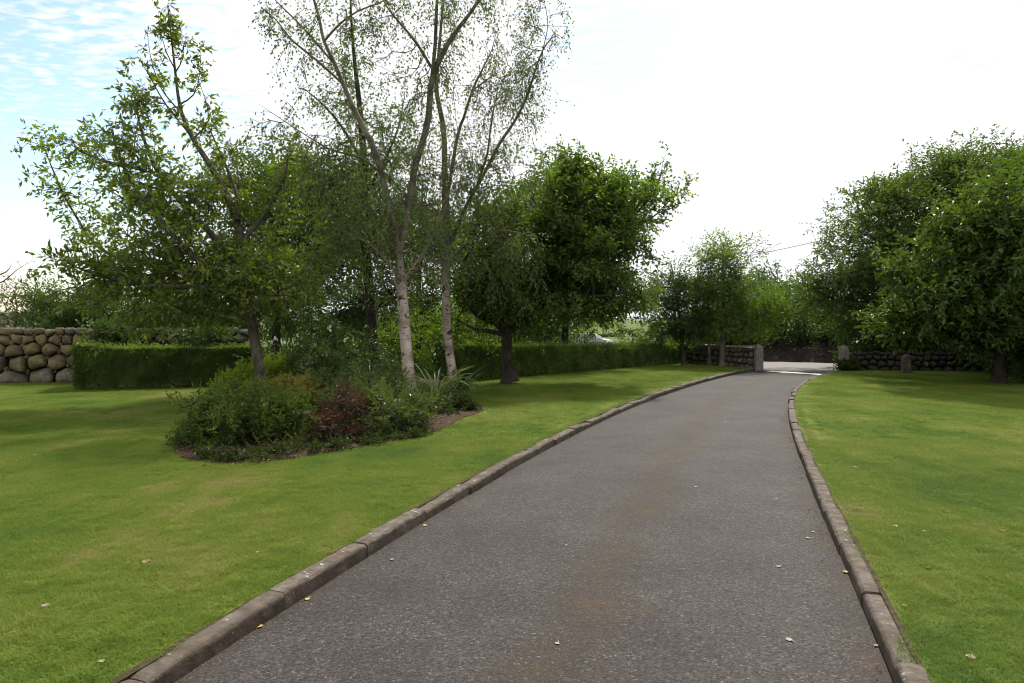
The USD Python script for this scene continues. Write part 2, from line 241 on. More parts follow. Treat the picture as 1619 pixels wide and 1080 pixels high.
ASPHALT = mat('asphalt', {
    'g': ('geometry', {}), 'v': ('voronoi_texture', {'scale': 95.0, 'randomness': 1.0}), 'v2': ('voronoi_texture', {'scale': 210.0}),
    'c': ('rgb_ramp', {'ramp': [(0.0, (.014, .0122, .0118)), (0.4, (.031, .0268, .0258)), (0.8, (.047, .0412, .0398)), (0.95, (.060, .0535, .0515)), (1.0, (.11, .10, .097))]}), 'sp': ('separate_color', {}),
    'sp2': ('separate_color', {}), 'c2': ('map_range', {'from_min': 0, 'from_max': 1, 'to_min': 0.75, 'to_max': 1.25}),
    'n': ('noise_texture', {'scale': 1.1, 'detail': 6.0, 'roughness': 0.62}), 'nv': ('map_range', {'from_min': 0.3, 'from_max': 0.7, 'to_min': 0.68, 'to_max': 1.25}), 'h': ('hsv', {}),
    'mo': ('attribute', {'attribute': 'moss'}), 'n2': ('noise_texture', {'scale': 1.5, 'detail': 8.0, 'roughness': 0.74}), 'mm': ('math', {'math_type': 'add'}), 'ms': ('map_range', {'from_min': 0.72, 'from_max': 1.25, 'to_min': 0.0, 'to_max': 1.0, 'clamp': True}),
    'n5': ('noise_texture', {'scale': 60.0, 'detail': 2.0}), 'mk': ('math', {'math_type': 'add'}), 'mk2': ('math', {'math_type': 'multiply_add', 'value2': 0.9, 'value3': -0.45}), 'mk3': ('map_range', {'from_min': 0.30, 'from_max': 0.85, 'to_min': 0.0, 'to_max': 0.9, 'clamp': True}),
    'mcol': ('rgb_ramp', {'ramp': [(0.35, (.018, .0125, .008)), (0.55, (.036, .024, .012)), (0.7, (.06, .036, .012))]}), 'x': ('mix', {}),
    'b': ('bump', {'strength': 0.75, 'distance': 0.006, 'invert': True}), 'p': ('principled_bsdf', {'roughness': 0.8, 'specular_ior_level': 0.22})},
    [('g.position', 'v.vector'), ('g.position', 'v2.vector'), ('v.color', 'sp.color'), ('sp.r', 'c.fac'), ('v2.color', 'sp2.color'), ('sp2.r', 'c2.value'),
     ('g.position', 'n.vector'), ('n.fac', 'nv.value'), ('nv.result', 'h.value'), ('c.color', 'h.color'), ('g.position', 'n2.vector'), ('mo.fac', 'mm.value1'), ('n2.fac', 'mm.value2'), ('mm.value', 'ms.value'),
     ('g.position', 'n5.vector'), ('sp.g', 'mk2.value1'), ('mk2.value', 'mk.value1'), ('ms.result', 'mk.value2'), ('mk.value', 'mk3.value'),
     ('n2.fac', 'mcol.fac'), ('mk3.result', 'x.fac'), ('h.color', 'x.color1'), ('mcol.color', 'x.color2'), ('x.color', 'p.base_color'), ('v.distance', 'b.height'), ('b.normal', 'p.normal')], 'p.BSDF')
def stone_look(name, c1, c2, c3, lichen=(.42, .41, .37), amount=0.70, scale=7.0, bump=0.7, moss=(.07, .075, .02)):
    return mat(name, {
        'g': ('geometry', {}), 'n': ('noise_texture', {'scale': scale, 'detail': 8.0, 'roughness': 0.65}), 'r': ('rgb_ramp', {'ramp': [(0.28, c1), (0.5, c2), (0.72, c3)]}),
        'n2': ('noise_texture', {'scale': scale * 2.3, 'detail': 4.0, 'roughness': 0.6}), 'l': ('map_range', {'from_min': amount - 0.06, 'from_max': amount + 0.02, 'to_min': 0, 'to_max': 0.85, 'clamp': True}),
        'n3': ('noise_texture', {'scale': scale * 0.45, 'detail': 4.0}), 'm': ('map_range', {'from_min': 0.52, 'from_max': 0.68, 'to_min': 0, 'to_max': 0.75, 'clamp': True}),
        'at': ('attribute', {'attribute': 'dirt'}), 'da': ('math', {'math_type': 'multiply'}), 'db': ('map_range', {'from_min': .3, 'from_max': .6, 'to_min': .45, 'to_max': .95, 'clamp': True}), 'dx': ('mix', {'color2': (.034, .024, .016)}), 'x1': ('mix', {'color2': moss}), 'x2': ('mix', {'color2': lichen}), 'b': ('bump', {'strength': bump, 'distance': 0.02}), 'p': ('principled_bsdf', {'roughness': 0.88, 'specular_ior_level': 0.25})},
        [('g.position', 'n.vector'), ('n.fac', 'r.fac'), ('g.position', 'n2.vector'), ('n2.fac', 'l.value'), ('g.position', 'n3.vector'), ('n3.fac', 'm.value'), ('m.result', 'x1.fac'), ('r.color', 'x1.color1'),
         ('x1.color', 'x2.color1'), ('l.result', 'x2.fac'), ('at.fac', 'da.value1'), ('n3.fac', 'db.value'), ('db.result', 'da.value2'), ('da.value', 'dx.fac'), ('x2.color', 'dx.color1'), ('dx.color', 'p.base_color'), ('n.fac', 'b.height'), ('b.normal', 'p.normal')], 'p.BSDF')
STONES = [stone_look('boulder_brown', (0.0435, 0.0314, 0.0169), (0.0967, 0.0725, 0.0411), (0.1451, 0.1161, 0.0774), moss=(.13, .12, .03)), stone_look('boulder_ochre', (0.0532, 0.0411, 0.0193), (0.1161, 0.0870, 0.0435), (0.1596, 0.1306, 0.0822), moss=(.15, .14, .03)),
          stone_look('boulder_grey', (0.0484, 0.0411, 0.0314), (0.1016, 0.0870, 0.0677), (0.1596, 0.1451, 0.1209), moss=(.10, .10, .03)), stone_look('boulder_dark', (0.0290, 0.0218, 0.0145), (0.0629, 0.0484, 0.0314), (0.1016, 0.0822, 0.0580), moss=(.09, .09, .025))]
GSTONES = [stone_look('rubble_grey', (0.0250, 0.0225, 0.0175), (0.0600, 0.0525, 0.0425), (0.1050, 0.0950, 0.0800)), stone_look('rubble_dark', (0.0175, 0.0150, 0.0120), (0.0425, 0.0360, 0.0275), (0.0750, 0.0650, 0.0500))]
COPING = stone_look('coping_stone', (.10, .09, .075), (.19, .17, .145), (.29, .26, .23), amount=.62)
GRANITE = stone_look('post_granite', (.055, .046, .042), (.105, .09, .084), (.17, .15, .142), scale=12, amount=.66)
KERB = stone_look('kerb_concrete', (.034, .026, .020), (.078, .064, .051), (.13, .112, .092), scale=9.0, amount=.71, bump=.9, moss=(.055, .04, .024))
KERB2 = stone_look('kerb_worn', (.038, .029, .022), (.088, .073, .058), (.145, .125, .105), scale=11.0, amount=.69, bump=.9, moss=(.06, .045, .026))
SOIL = mat('bed_soil', {'g': ('geometry', {}), 'n': ('noise_texture', {'scale': 28.0, 'detail': 6.0, 'roughness': 0.7}), 'r': ('rgb_ramp', {'ramp': [(0.3, (.022, .013, .009)), (0.5, (.06, .038, .028)), (0.68, (.12, .08, .06))]}),
    'b': ('bump', {'strength': 1.0, 'distance': 0.04}), 'p': ('principled_bsdf', {'roughness': 0.95, 'specular_ior_level': 0.1})}, [('g.position', 'n.vector'), ('n.fac', 'r.fac'), ('r.color', 'p.base_color'), ('n.fac', 'b.height'), ('b.normal', 'p.normal')], 'p.BSDF')
SOILEDGE = plain('edge_soil', (.048, .036, .022), .95, .1, var=.6, scale=22, bump=.8)
BANKSOIL = plain('bank_soil', (.020, .0145, .011), .95, .1, var=.7, scale=5, bump=.8)
FIELD = mat('field_grass', {'g': ('geometry', {}), 'n': ('noise_texture', {'scale': 0.06, 'detail': 6.0, 'roughness': 0.6}), 'r': ('rgb_ramp', {'ramp': [(0.3, (.045, .072, .02)), (0.5, (.07, .10, .026)), (0.7, (.10, .125, .04))]}),
    'p': ('principled_bsdf', {'roughness': 0.95, 'specular_ior_level': 0.1})}, [('g.position', 'n.vector'), ('n.fac', 'r.fac'), ('r.color', 'p.base_color')], 'p.BSDF')
ROAD = plain('road_asphalt', (.095, .084, .08), .75, .4, var=.18, scale=2.0)
WHITE = plain('plain_white', (.78, .77, .74), .6, .4, var=.1)
CORE = plain('dark_earth', (.025, .02, .014), .95, .1)

# ------------------------------------------------------------------ ground, drive, kerbs, lawns
LZ = 0.085                                                            # lawn level; the drive is at 0
def terrain(x, y):
    s = lambda t: np.clip(t, 0, 1) ** 2 * (3 - 2 * np.clip(t, 0, 1))
    low = -0.55 * s((y - 44) / 14)
    return -0.03 + low + 9.5 * s((y - 110) / 600) + 1.2 * (meshkit.fbm(np.stack([x / 90, y / 90, 0 * x], -1), 3, 5) - 0.5) * s((y - 90) / 200)
xs = np.concatenate([-np.geomspace(40, 3000, 22)[::-1], np.linspace(-36, 36, 37), np.geomspace(40, 3000, 22)])
ys = np.concatenate([[-300, -100, -30, -10, 0], np.linspace(10, 130, 41), np.geomspace(140, 3000, 30)])
gx, gy = np.meshgrid(xs, ys)
gv = np.stack([gx, gy, terrain(gx, gy)], -1).reshape(-1, 3)
def grid_faces(ny, nx):
    i, j = np.meshgrid(np.arange(ny - 1), np.arange(nx - 1), indexing='ij'); a = i * nx + j
    q = np.stack([a, a + 1, a + nx + 1, a + nx], -1).reshape(-1, 4)
    return np.vstack([q[:, [0, 1, 2]], q[:, [0, 2, 3]]])
obj('ground', (gv, grid_faces(len(ys), len(xs))), FIELD, smooth=True, kind='structure', label='pale green open field rising gently beyond the hedges')
hv = []
for k, (yy, zz) in enumerate([(1500, 2), (1700, 22), (1900, 36), (2300, 20)]):
    hx = np.linspace(-2600, 2600, 90); hv.append(np.stack([hx, np.full(90, yy), zz * (0.6 + 0.8 * meshkit.fbm(np.stack([hx / 420, 0 * hx, 0 * hx], -1), 4, 3))], -1))
obj('hills', (np.vstack(hv), grid_faces(4, 90)), plain('hill_grey', (.16, .18, .17), 1, .0, var=.3, scale=.01), smooth=True, kind='structure', label='grey green far hills on the horizon')

LEFT_PX = [(264, 1080), (346, 1033), (475, 952), (577, 888), (678, 822), (799, 747), (886, 697), (972, 658), (1059, 622.5), (1100, 608.5), (1145, 596), (1196, 585.5)]
RIGHT_PX = [(1414, 1080), (1390, 1017), (1337, 897), (1298.5, 810), (1269.5, 752.5), (1252.7, 690), (1248, 656), (1250.5, 632), (1260, 616), (1278, 602), (1303, 594), (1324, 590)]
Lp = [gnd(*p)[:2] for p in LEFT_PX]; Rp = [gnd(*p)[:2] for p in RIGHT_PX]
Lp = [Lp[0] + (Lp[0] - Lp[1]) * 8] + Lp; Rp = [Rp[0] + (Rp[0] - Rp[1]) * 10] + Rp
POST_L, POST_R = gnd(1199, 586), gnd(1334, 589)
from scipy.interpolate import splprep, splev
def smooth_line(p, s_):
    q = np.array(p)[1:]; tck, _ = splprep(q.T, s=s_, k=3); q = np.array(splev(np.linspace(0, 1, 60), tck)).T
    return [q[0] + (q[0] - q[4]) / np.linalg.norm(q[0] - q[4]) * 2.6] + list(q)
Lp, Rp = smooth_line(Lp, .02), smooth_line(Rp, .012)
def dense(p, step=0.15):
    s = np.array(p); seg = np.r_[0, np.cumsum(np.linalg.norm(np.diff(s, axis=0), axis=1))]
    t = np.linspace(0, seg[-1], int(seg[-1] / step)); return np.column_stack([np.interp(t, seg, s[:, 0]), np.interp(t, seg, s[:, 1])])
Ld, Rd = dense(Lp), dense(Rp)
n = 160
def resample(p, n):
    seg = np.r_[0, np.cumsum(np.linalg.norm(np.diff(p, axis=0), axis=1))]; t = np.linspace(0, seg[-1], n)
    return np.column_stack([np.interp(t, seg, p[:, 0]), np.interp(t, seg, p[:, 1])])
Lr, Rr = resample(Ld, n), resample(Rd, n); cols = 25
u = np.linspace(0, 1, cols)
dv = np.concatenate([(Lr[:, None] * (1 - u)[None, :, None] + Rr[:, None] * u[None, :, None]), np.zeros((n, cols, 1))], -1)
camber = 0.03 * (1 - (2 * u - 1) ** 2); dv[..., 2] = camber[None] * np.clip((24 - dv[..., 1]) / 6, 0, 1)
drive = obj('driveway', (dv.reshape(-1, 3), grid_faces(n, cols)), ASPHALT, smooth=True, kind='structure', label='dark grey tarmac driveway with brown moss down its middle curving to the gate')
moss = (0.56 * np.exp(-((u - 0.53) / 0.13) ** 2) + 0.5 * np.exp(-(u / 0.05) ** 2) + 0.5 * np.exp(-((1 - u) / 0.09) ** 2))[None].repeat(n, 0).ravel()
UsdGeom.PrimvarsAPI(drive).CreatePrimvar('moss', Sdf.ValueTypeNames.FloatArray, 'vertex').Set(Vt.FloatArray.FromNumpy(moss.astype(np.float32)))
def ribbon(line, w0, w1, z, mat_, name, **kw):
    t = norm(np.gradient(line, axis=0)); nn = np.column_stack([-t[:, 1], t[:, 0]])
    a, b = line + nn * w0, line + nn * w1
    v = np.concatenate([np.column_stack([a, np.full(len(a), z)]), np.column_stack([b, np.full(len(b), z)])])
    m = len(a); i = np.arange(m - 1)
    return obj(name, (v, np.vstack([np.stack([i, i + m, i + 1], 1)[:, ::-1], np.stack([i + 1, i + m, i + m + 1], 1)[:, ::-1]])), mat_, **kw)
# the public road beyond the gate
e0, e1 = gnd(1205, 571)[:2], gnd(1330, 574)[:2]
rdir = norm(e1 - e0); rn = np.array([rdir[1], -rdir[0]])              # towards the gate
gl = norm(POST_R[:2] - POST_L[:2])
near0 = POST_L[:2] - gl * 0.2
rw0 = np.dot(near0 - e0, rn)
road = np.array([e0 + rdir * k for k in np.linspace(-60, 60, 41)])
def quad(name, pts, mat_, **kw):
    v = np.array(pts, float); return obj(name, (v, np.array([[0, 1, 2], [0, 2, 3]])), mat_, **kw)
a0, a1 = e0 - rdir * 70, e0 + rdir * 70
quad('road', [(*(a0 + rn * 9.5), -0.012), (*(a1 + rn * 9.5), -0.012), (*(a1 - rn * 0.3), -0.012), (*(a0 - rn * 0.3), -0.012)], ROAD, kind='structure', label='pale grey public road crossing beyond the gate')
w0, w1 = gnd(1209, 587.2), gnd(1310, 593.5)
wd = norm(w1 - w0); wn = np.array([-wd[1], wd[0], 0]); zz = np.array([0, 0, 0.006])
quad('threshold_strip', [w0 - wn * .0 + zz, w1 + zz, w1 + wn * .42 + zz, w0 + wn * .42 + zz], WHITE, kind='structure', label='white strip across the mouth of the driveway')  # one even white strip lying just above the drive at its threshold

# lawns
bed_px = [(272, 708), (285, 724), (340, 733), (420, 731), (500, 719), (590, 703), (650, 692), (690, 682), (714, 672), (722, 664), (750, 656), (766, 649), (752, 636), (738, 622), (742, 606), (700, 596), (600, 590), (480, 592), (390, 603), (335, 628), (300, 660), (280, 690)]
bed_xy = np.array([gnd(x, y, LZ)[:2] for x, y in bed_px]); BED = Polygon(bed_xy).buffer(0.15).buffer(-0.15)
KW = 0.112
def side(line, w):
    t = norm(np.gradient(line, axis=0)); return line + np.column_stack([-t[:, 1], t[:, 0]]) * w
Lout, Rout = side(Ld, KW + .01), side(Rd, -KW - .01)
left_poly = Polygon(list(map(tuple, Lout)) + [tuple(POST_L[:2] + np.array([-.1, .3])), tuple(gnd(1085, 571, LZ)[:2] + [0, 1.0]), (-2, 30), (-22, 30), (-22, -6), (Lout[0][0], -6)]).buffer(0)
right_poly = Polygon(list(map(tuple, Rout)) + [tuple(POST_R[:2] + np.array([0, .2])), (14.5, 24.6), (30, 18), (30, -6), (Rout[0][0], -6)]).buffer(0)
def sheet(name, poly, z, mat_, **kw):
    v, f = trimesh.creation.triangulate_polygon(poly, engine='earcut')
    v3 = np.column_stack([v, np.full(len(v), z)]); a = v3[f]; flip = np.cross(a[:, 1] - a[:, 0], a[:, 2] - a[:, 0])[:, 2] < 0
    f = np.array(f); f[flip] = f[flip][:, ::-1]
    ring = np.array(poly.exterior.coords)[:-1]; m = len(ring); k = np.arange(m)
    sv = np.vstack([np.column_stack([ring, np.full(m, z)]), np.column_stack([ring, np.full(m, z - 0.14)])])
    sf = np.vstack([np.stack([k, k + m, (k + 1) % m], 1), np.stack([(k + 1) % m, k + m, (k + 1) % m + m], 1)])
    return obj(name, merge([(v3, f), (sv, sf)]), mat_, **kw)
sheet('lawn', left_poly, LZ, LAWN, kind='structure', label='mown lawn to the left of the driveway')
sheet('lawn', right_poly, LZ, LAWN, kind='structure', label='mown lawn to the right of the driveway')
# soil bed: rings sinking to the rim
ring = resample(np.array(BED.exterior.coords), 120)[:-1]; cen = np.array(BED.centroid.coords[0]); bv = []
for s in np.linspace(1, 0.04, 16):
    p = cen + (ring - cen) * s; z = LZ + 0.012 + 0.16 * (1 - s ** 2.5) + 0.05 * (meshkit.fbm(np.column_stack([p * 5, np.zeros(len(p))]), 3, 8) - 0.5) * (s < 0.99)
    bv.append(np.column_stack([p, z]))
bv = np.array(bv); m = len(ring); i, j = np.meshgrid(np.arange(15), np.arange(m), indexing='ij'); j2 = (j + 1) % m
q = np.stack([i * m + j, i * m + j2, (i + 1) * m + j2, (i + 1) * m + j], -1).reshape(-1, 4)
obj('planting_bed', (bv.reshape(-1, 3), np.vstack([q[:, [0, 1, 2]], q[:, [0, 2, 3]]])), SOIL, smooth=True, kind='structure', label='dark brown soil bed under the birches and shrubs')
rng = np.random.default_rng(5)
def chips(nc, rng):
    P = []
    while len(P) < nc:
        s = rng.uniform(0.86, 1.03) if rng.random() < .8 else rng.uniform(.4, 1); p = cen + (ring[rng.integers(m)] - cen) * s
        P.append((*p, LZ + 0.025 + 0.16 * (1 - min(s, 1) ** 2.5)))
    P = np.array(P); a = rng.uniform(0, 6.28, nc); D = norm(np.column_stack([np.cos(a), np.sin(a), rng.uniform(-.1, .3, nc)]))
    return leaf_mesh(P, D, rng, .06, .022, up=.8, fold=.1)
obj('bark_chips', chips(2600, rng), leaf_look('bark_chip', [(.05, .025, .018), (.11, .065, .045), (.2, .13, .10), (.3, .22, .18)], .05, vary=.2), kind='stuff', label='brown bark chips and dead leaves strewn over the bed edge')

# kerbs: stones with worn chamfered edges
NS = 22
def kerb(line, sgn, step, offset, label, seed):
    k = thing('kerb', (0, 0, 0), kind='structure', label=label); rng = np.random.default_rng(seed)
    seg = np.r_[0, np.cumsum(np.linalg.norm(np.diff(line, axis=0), axis=1))]; s = offset
    prof = np.array([(0.0, -0.12), (0.001, 0.02), (0.003, 0.066), (0.007, 0.078), (0.018, 0.088), (0.024, 0.090), (0.07, 0.092), (0.106, 0.092), (0.114, 0.086), (0.114, -0.12)])
    while s < seg[-1] - 0.1:
        ln = step * rng.uniform(.97, 1.03); t = np.linspace(max(s, 0) + 0.0035, min(s + ln, seg[-1]) - 0.0035, NS); s += ln
        if t[-1] <= t[0]: continue
        c = np.column_stack([np.interp(t, seg, line[:, 0]), np.interp(t, seg, line[:, 1])]); tt = norm(np.gradient(c, axis=0)); nn = np.column_stack([-tt[:, 1], tt[:, 0]]) * sgn
        dz, dx, tilt = rng.normal(0, .006), rng.normal(0, .006), rng.normal(0, .01)
        v = np.zeros((NS, len(prof), 3))
        for a, (w, z) in enumerate(prof):
            v[:, a, :2] = c + nn * (w + dx); v[:, a, 2] = z + dz + np.linspace(-tilt, tilt, NS)
        nz = meshkit.fbm(v * 16, 3, 4) - 0.5; edge = np.array([0, .3, .8, 1, 1, .5, .5, .6, 1, 0]); v[..., 2] += nz * 0.016 * edge[None]; v[..., :2] += (nn[:, None] * (nz * 0.014 * edge[None])[..., None])
        ch = np.clip((meshkit.fbm(v[:, 4] * 9, 3, seed + 11) - .60) / .1, 0, 1); v[:, 3:6, 2] -= (ch[:, None] * np.array([.008, .016, .009])[None]); v[0, 3:9, 2] -= .008; v[-1, 3:9, 2] -= .008
        f = grid_faces(NS, len(prof)); n0 = len(prof); caps = []
        for base in (0, (NS - 1) * n0):
            caps += [[base, base + i, base + i + 1] for i in range(1, n0 - 1)]
        fr = (np.arange(NS) * 0)[:, None] + np.array([1, 1, .95, .7, .25, .05, 0, 0, .2, .6])[None]
        obj('kerb_stone', (v.reshape(-1, 3), np.vstack([f, caps])), KERB if rng.random() < .6 else KERB2, k, dirt=fr.ravel())
kerb(Ld, 1, .95, -0.35, 'weathered concrete kerb along the left edge of the driveway', 3)
kerb(Rd, -1, .92, -0.2, 'weathered concrete kerb along the right edge of the driveway', 4)
for line, w, nm in ((Ld, 1, 'left'), (Rd, -1, 'right')):
    zz_ = LZ + .006; ribbon(line, w * (KW - .014), w * (KW + (.028 if w > 0 else .010) + .02 * (meshkit.noise(np.column_stack([line * 9, 0 * line[:, :1]]), 3)[:, None] - .5)), zz_, SOILEDGE, 'soil_edge', kind='structure', label=f'thin brown edging of dry soil behind the {nm} kerb')
BEDP = shapely.prepared.prep(BED.buffer(0.02))

rng = np.random.default_rng(77); LP = []
for line, w, cnt in ((Ld, -1, 420), (Rd, 1, 620)):
    k = rng.integers(0, len(line) - 1, cnt * 3); q = line[k] + (line[k + 1] - line[k]) * rng.uniform(0, 1, (cnt * 3, 1)) + (side(line, 1)[k] - line[k]) * (w * np.abs(rng.exponential(.09, (cnt * 3, 1))) + .012 * w); ok = (meshkit.fbm(np.column_stack([q * 1.3, 0 * q[:, :1]]), 3, 5) > .45) & (q[:, 1] > 2) & (q[:, 1] < 20); LP.append(q[ok])
LP = np.vstack(LP); a = rng.uniform(0, 6.28, len(LP)); LD = norm(np.column_stack([np.cos(a), np.sin(a), rng.uniform(0, .25, len(a))]))
obj('leaf_litter', leaf_mesh(np.column_stack([LP, np.full(len(LP), .006)]), LD, rng, .016, .009, up=.85), leaf_look('litter', [(.03, .02, .012), (.07, .045, .025), (.13, .09, .05), (.2, .16, .1)], .05, vary=.2, gain=1.0), kind='stuff', label='small brown bits of leaf and twig gathered along the kerbs')
# ------------------------------------------------------------------ grass blades
def blade_patch(size, nb, h, w, seed, seg3):
    rng = np.random.default_rng(seed); P = np.column_stack([rng.uniform(-size / 2, size / 2, (nb, 2)), np.full(nb, -0.004)])
    a = rng.uniform(0, 2 * np.pi, nb); S = np.column_stack([np.cos(a), np.sin(a), 0 * a]); ln = norm(np.column_stack([rng.normal(0, .85, (nb, 2)), np.ones(nb)])); hh = (h * rng.uniform(.45, 1.2, nb))[:, None]; ww = (w * rng.uniform(.7, 1.3, nb))[:, None]
    bend = np.column_stack([ln[:, 0], ln[:, 1], -0.25 * np.ones(nb)]) * hh * 0.55
    if not seg3: return np.stack([P - S * ww / 2, P + S * ww / 2, P + ln * hh + bend * .5], 1).reshape(-1, 3), np.arange(3 * nb).reshape(-1, 3)
    v = np.stack([P - S * ww / 2, P + S * ww / 2, P + ln * hh * .6 + S * ww * .4, P + ln * hh * .6 - S * ww * .4, P + ln * hh + bend], 1).reshape(-1, 3)
    f = np.array([[0, 1, 2], [0, 2, 3], [3, 2, 4]]); return v, (np.arange(nb) * 5)[:, None, None].repeat(3, 1).reshape(-1, 1) + np.tile(f, (nb, 1))
def grass(poly, label, seed):
    rng = np.random.default_rng(seed)
    pi = UsdGeom.PointInstancer.Define(stage, '/World/' + numbered('/World', 'grass')); tag(pi.GetPrim(), label=label, cat='grass', kind='stuff')
    protos = []
    for k in range(4): protos.append(('near', blade_patch(.27, 760, .036, .0030, 20 + k, True)))
    for k in range(3): protos.append(('far', blade_patch(.56, 950, .036, .0058, 40 + k, False)))
    for k in range(3): protos.append(('edge', blade_patch(.11, 130, .040, .0032, 60 + k, True)))
    for k in range(3): protos.append(('tuft', blade_patch(.09, 70, .062, .0038, 80 + k, True)))
    for i, (nm, me) in enumerate(protos):
        p = usdkit.mesh(stage, f'{pi.GetPath()}/blades_{i:03d}' if i else f'{pi.GetPath()}/blades', me, BLADE); pi.CreatePrototypesRel().AddTarget(p.GetPath())
    pts, idx = [], []; pp = shapely.prepared.prep(poly.buffer(-0.03)); edge = shapely.prepared.prep(poly.buffer(-0.075)); edge2 = shapely.prepared.prep(poly.buffer(-0.2))
    for step, lo, hi, kinds in ((.165, 2.2, 9.0, (0, 4)), (.33, 9.0, 30, (4, 7))):
        for x in np.arange(-20, 22, step):
            for y in np.arange(lo if lo > 3 else 1.2, hi, step):
                px, py = x + rng.uniform(-.22, .22) * step, y + rng.uniform(-.22, .22) * step
                if abs(px) > (py + 2.2) * 0.98 or not (edge if hi < 10 else edge2).contains(Point(px, py)) or BEDP.contains(Point(px, py)): continue
                pts.append((px, py, LZ)); idx.append(rng.integers(*kinds))
    for _ in range(1700):                                              # taller tufts
        y = 2.3 + 10 * rng.random() ** 1.6; q = (rng.uniform(-.8, .8) * y, y)
        if edge.contains(Point(q)) and not BEDP.contains(Point(q)): pts.append((*q, LZ)); idx.append(rng.integers(10, 13))
    for line, w in ((Ld, 1), (Rd, -1)):                               # a ragged fringe along the kerb
        for o in (.15, .21):
            for q in side(dense(line, .07), w * (KW + o - .126)):
                if 2 < q[1] < 14 and abs(q[0]) < (q[1] + .6) * .8 and pp.contains(Point(q)) and rng.random() < .8: pts.append((q[0] + rng.normal(0, .015), q[1] + rng.normal(0, .015), LZ)); idx.append(rng.integers(7, 10))
    pi.CreatePositionsAttr(Vt.Vec3fArray([Gf.Vec3f(*map(float, p)) for p in pts])); pi.CreateProtoIndicesAttr(Vt.IntArray([int(i) for i in idx]))
    a = rng.uniform(0, 2 * np.pi, len(pts)); pi.CreateOrientationsAttr(Vt.QuathArray([Gf.Quath(float(math.cos(t / 2)), 0, 0, float(math.sin(t / 2))) for t in a]))
    s = rng.uniform(.75, 1.15, len(pts)); pi.CreateScalesAttr(Vt.Vec3fArray([Gf.Vec3f(1, 1, float(t)) for t in s]))
grass(left_poly, 'short mown grass blades on the left lawn', 1)
grass(right_poly, 'short mown grass blades on the right lawn', 2)

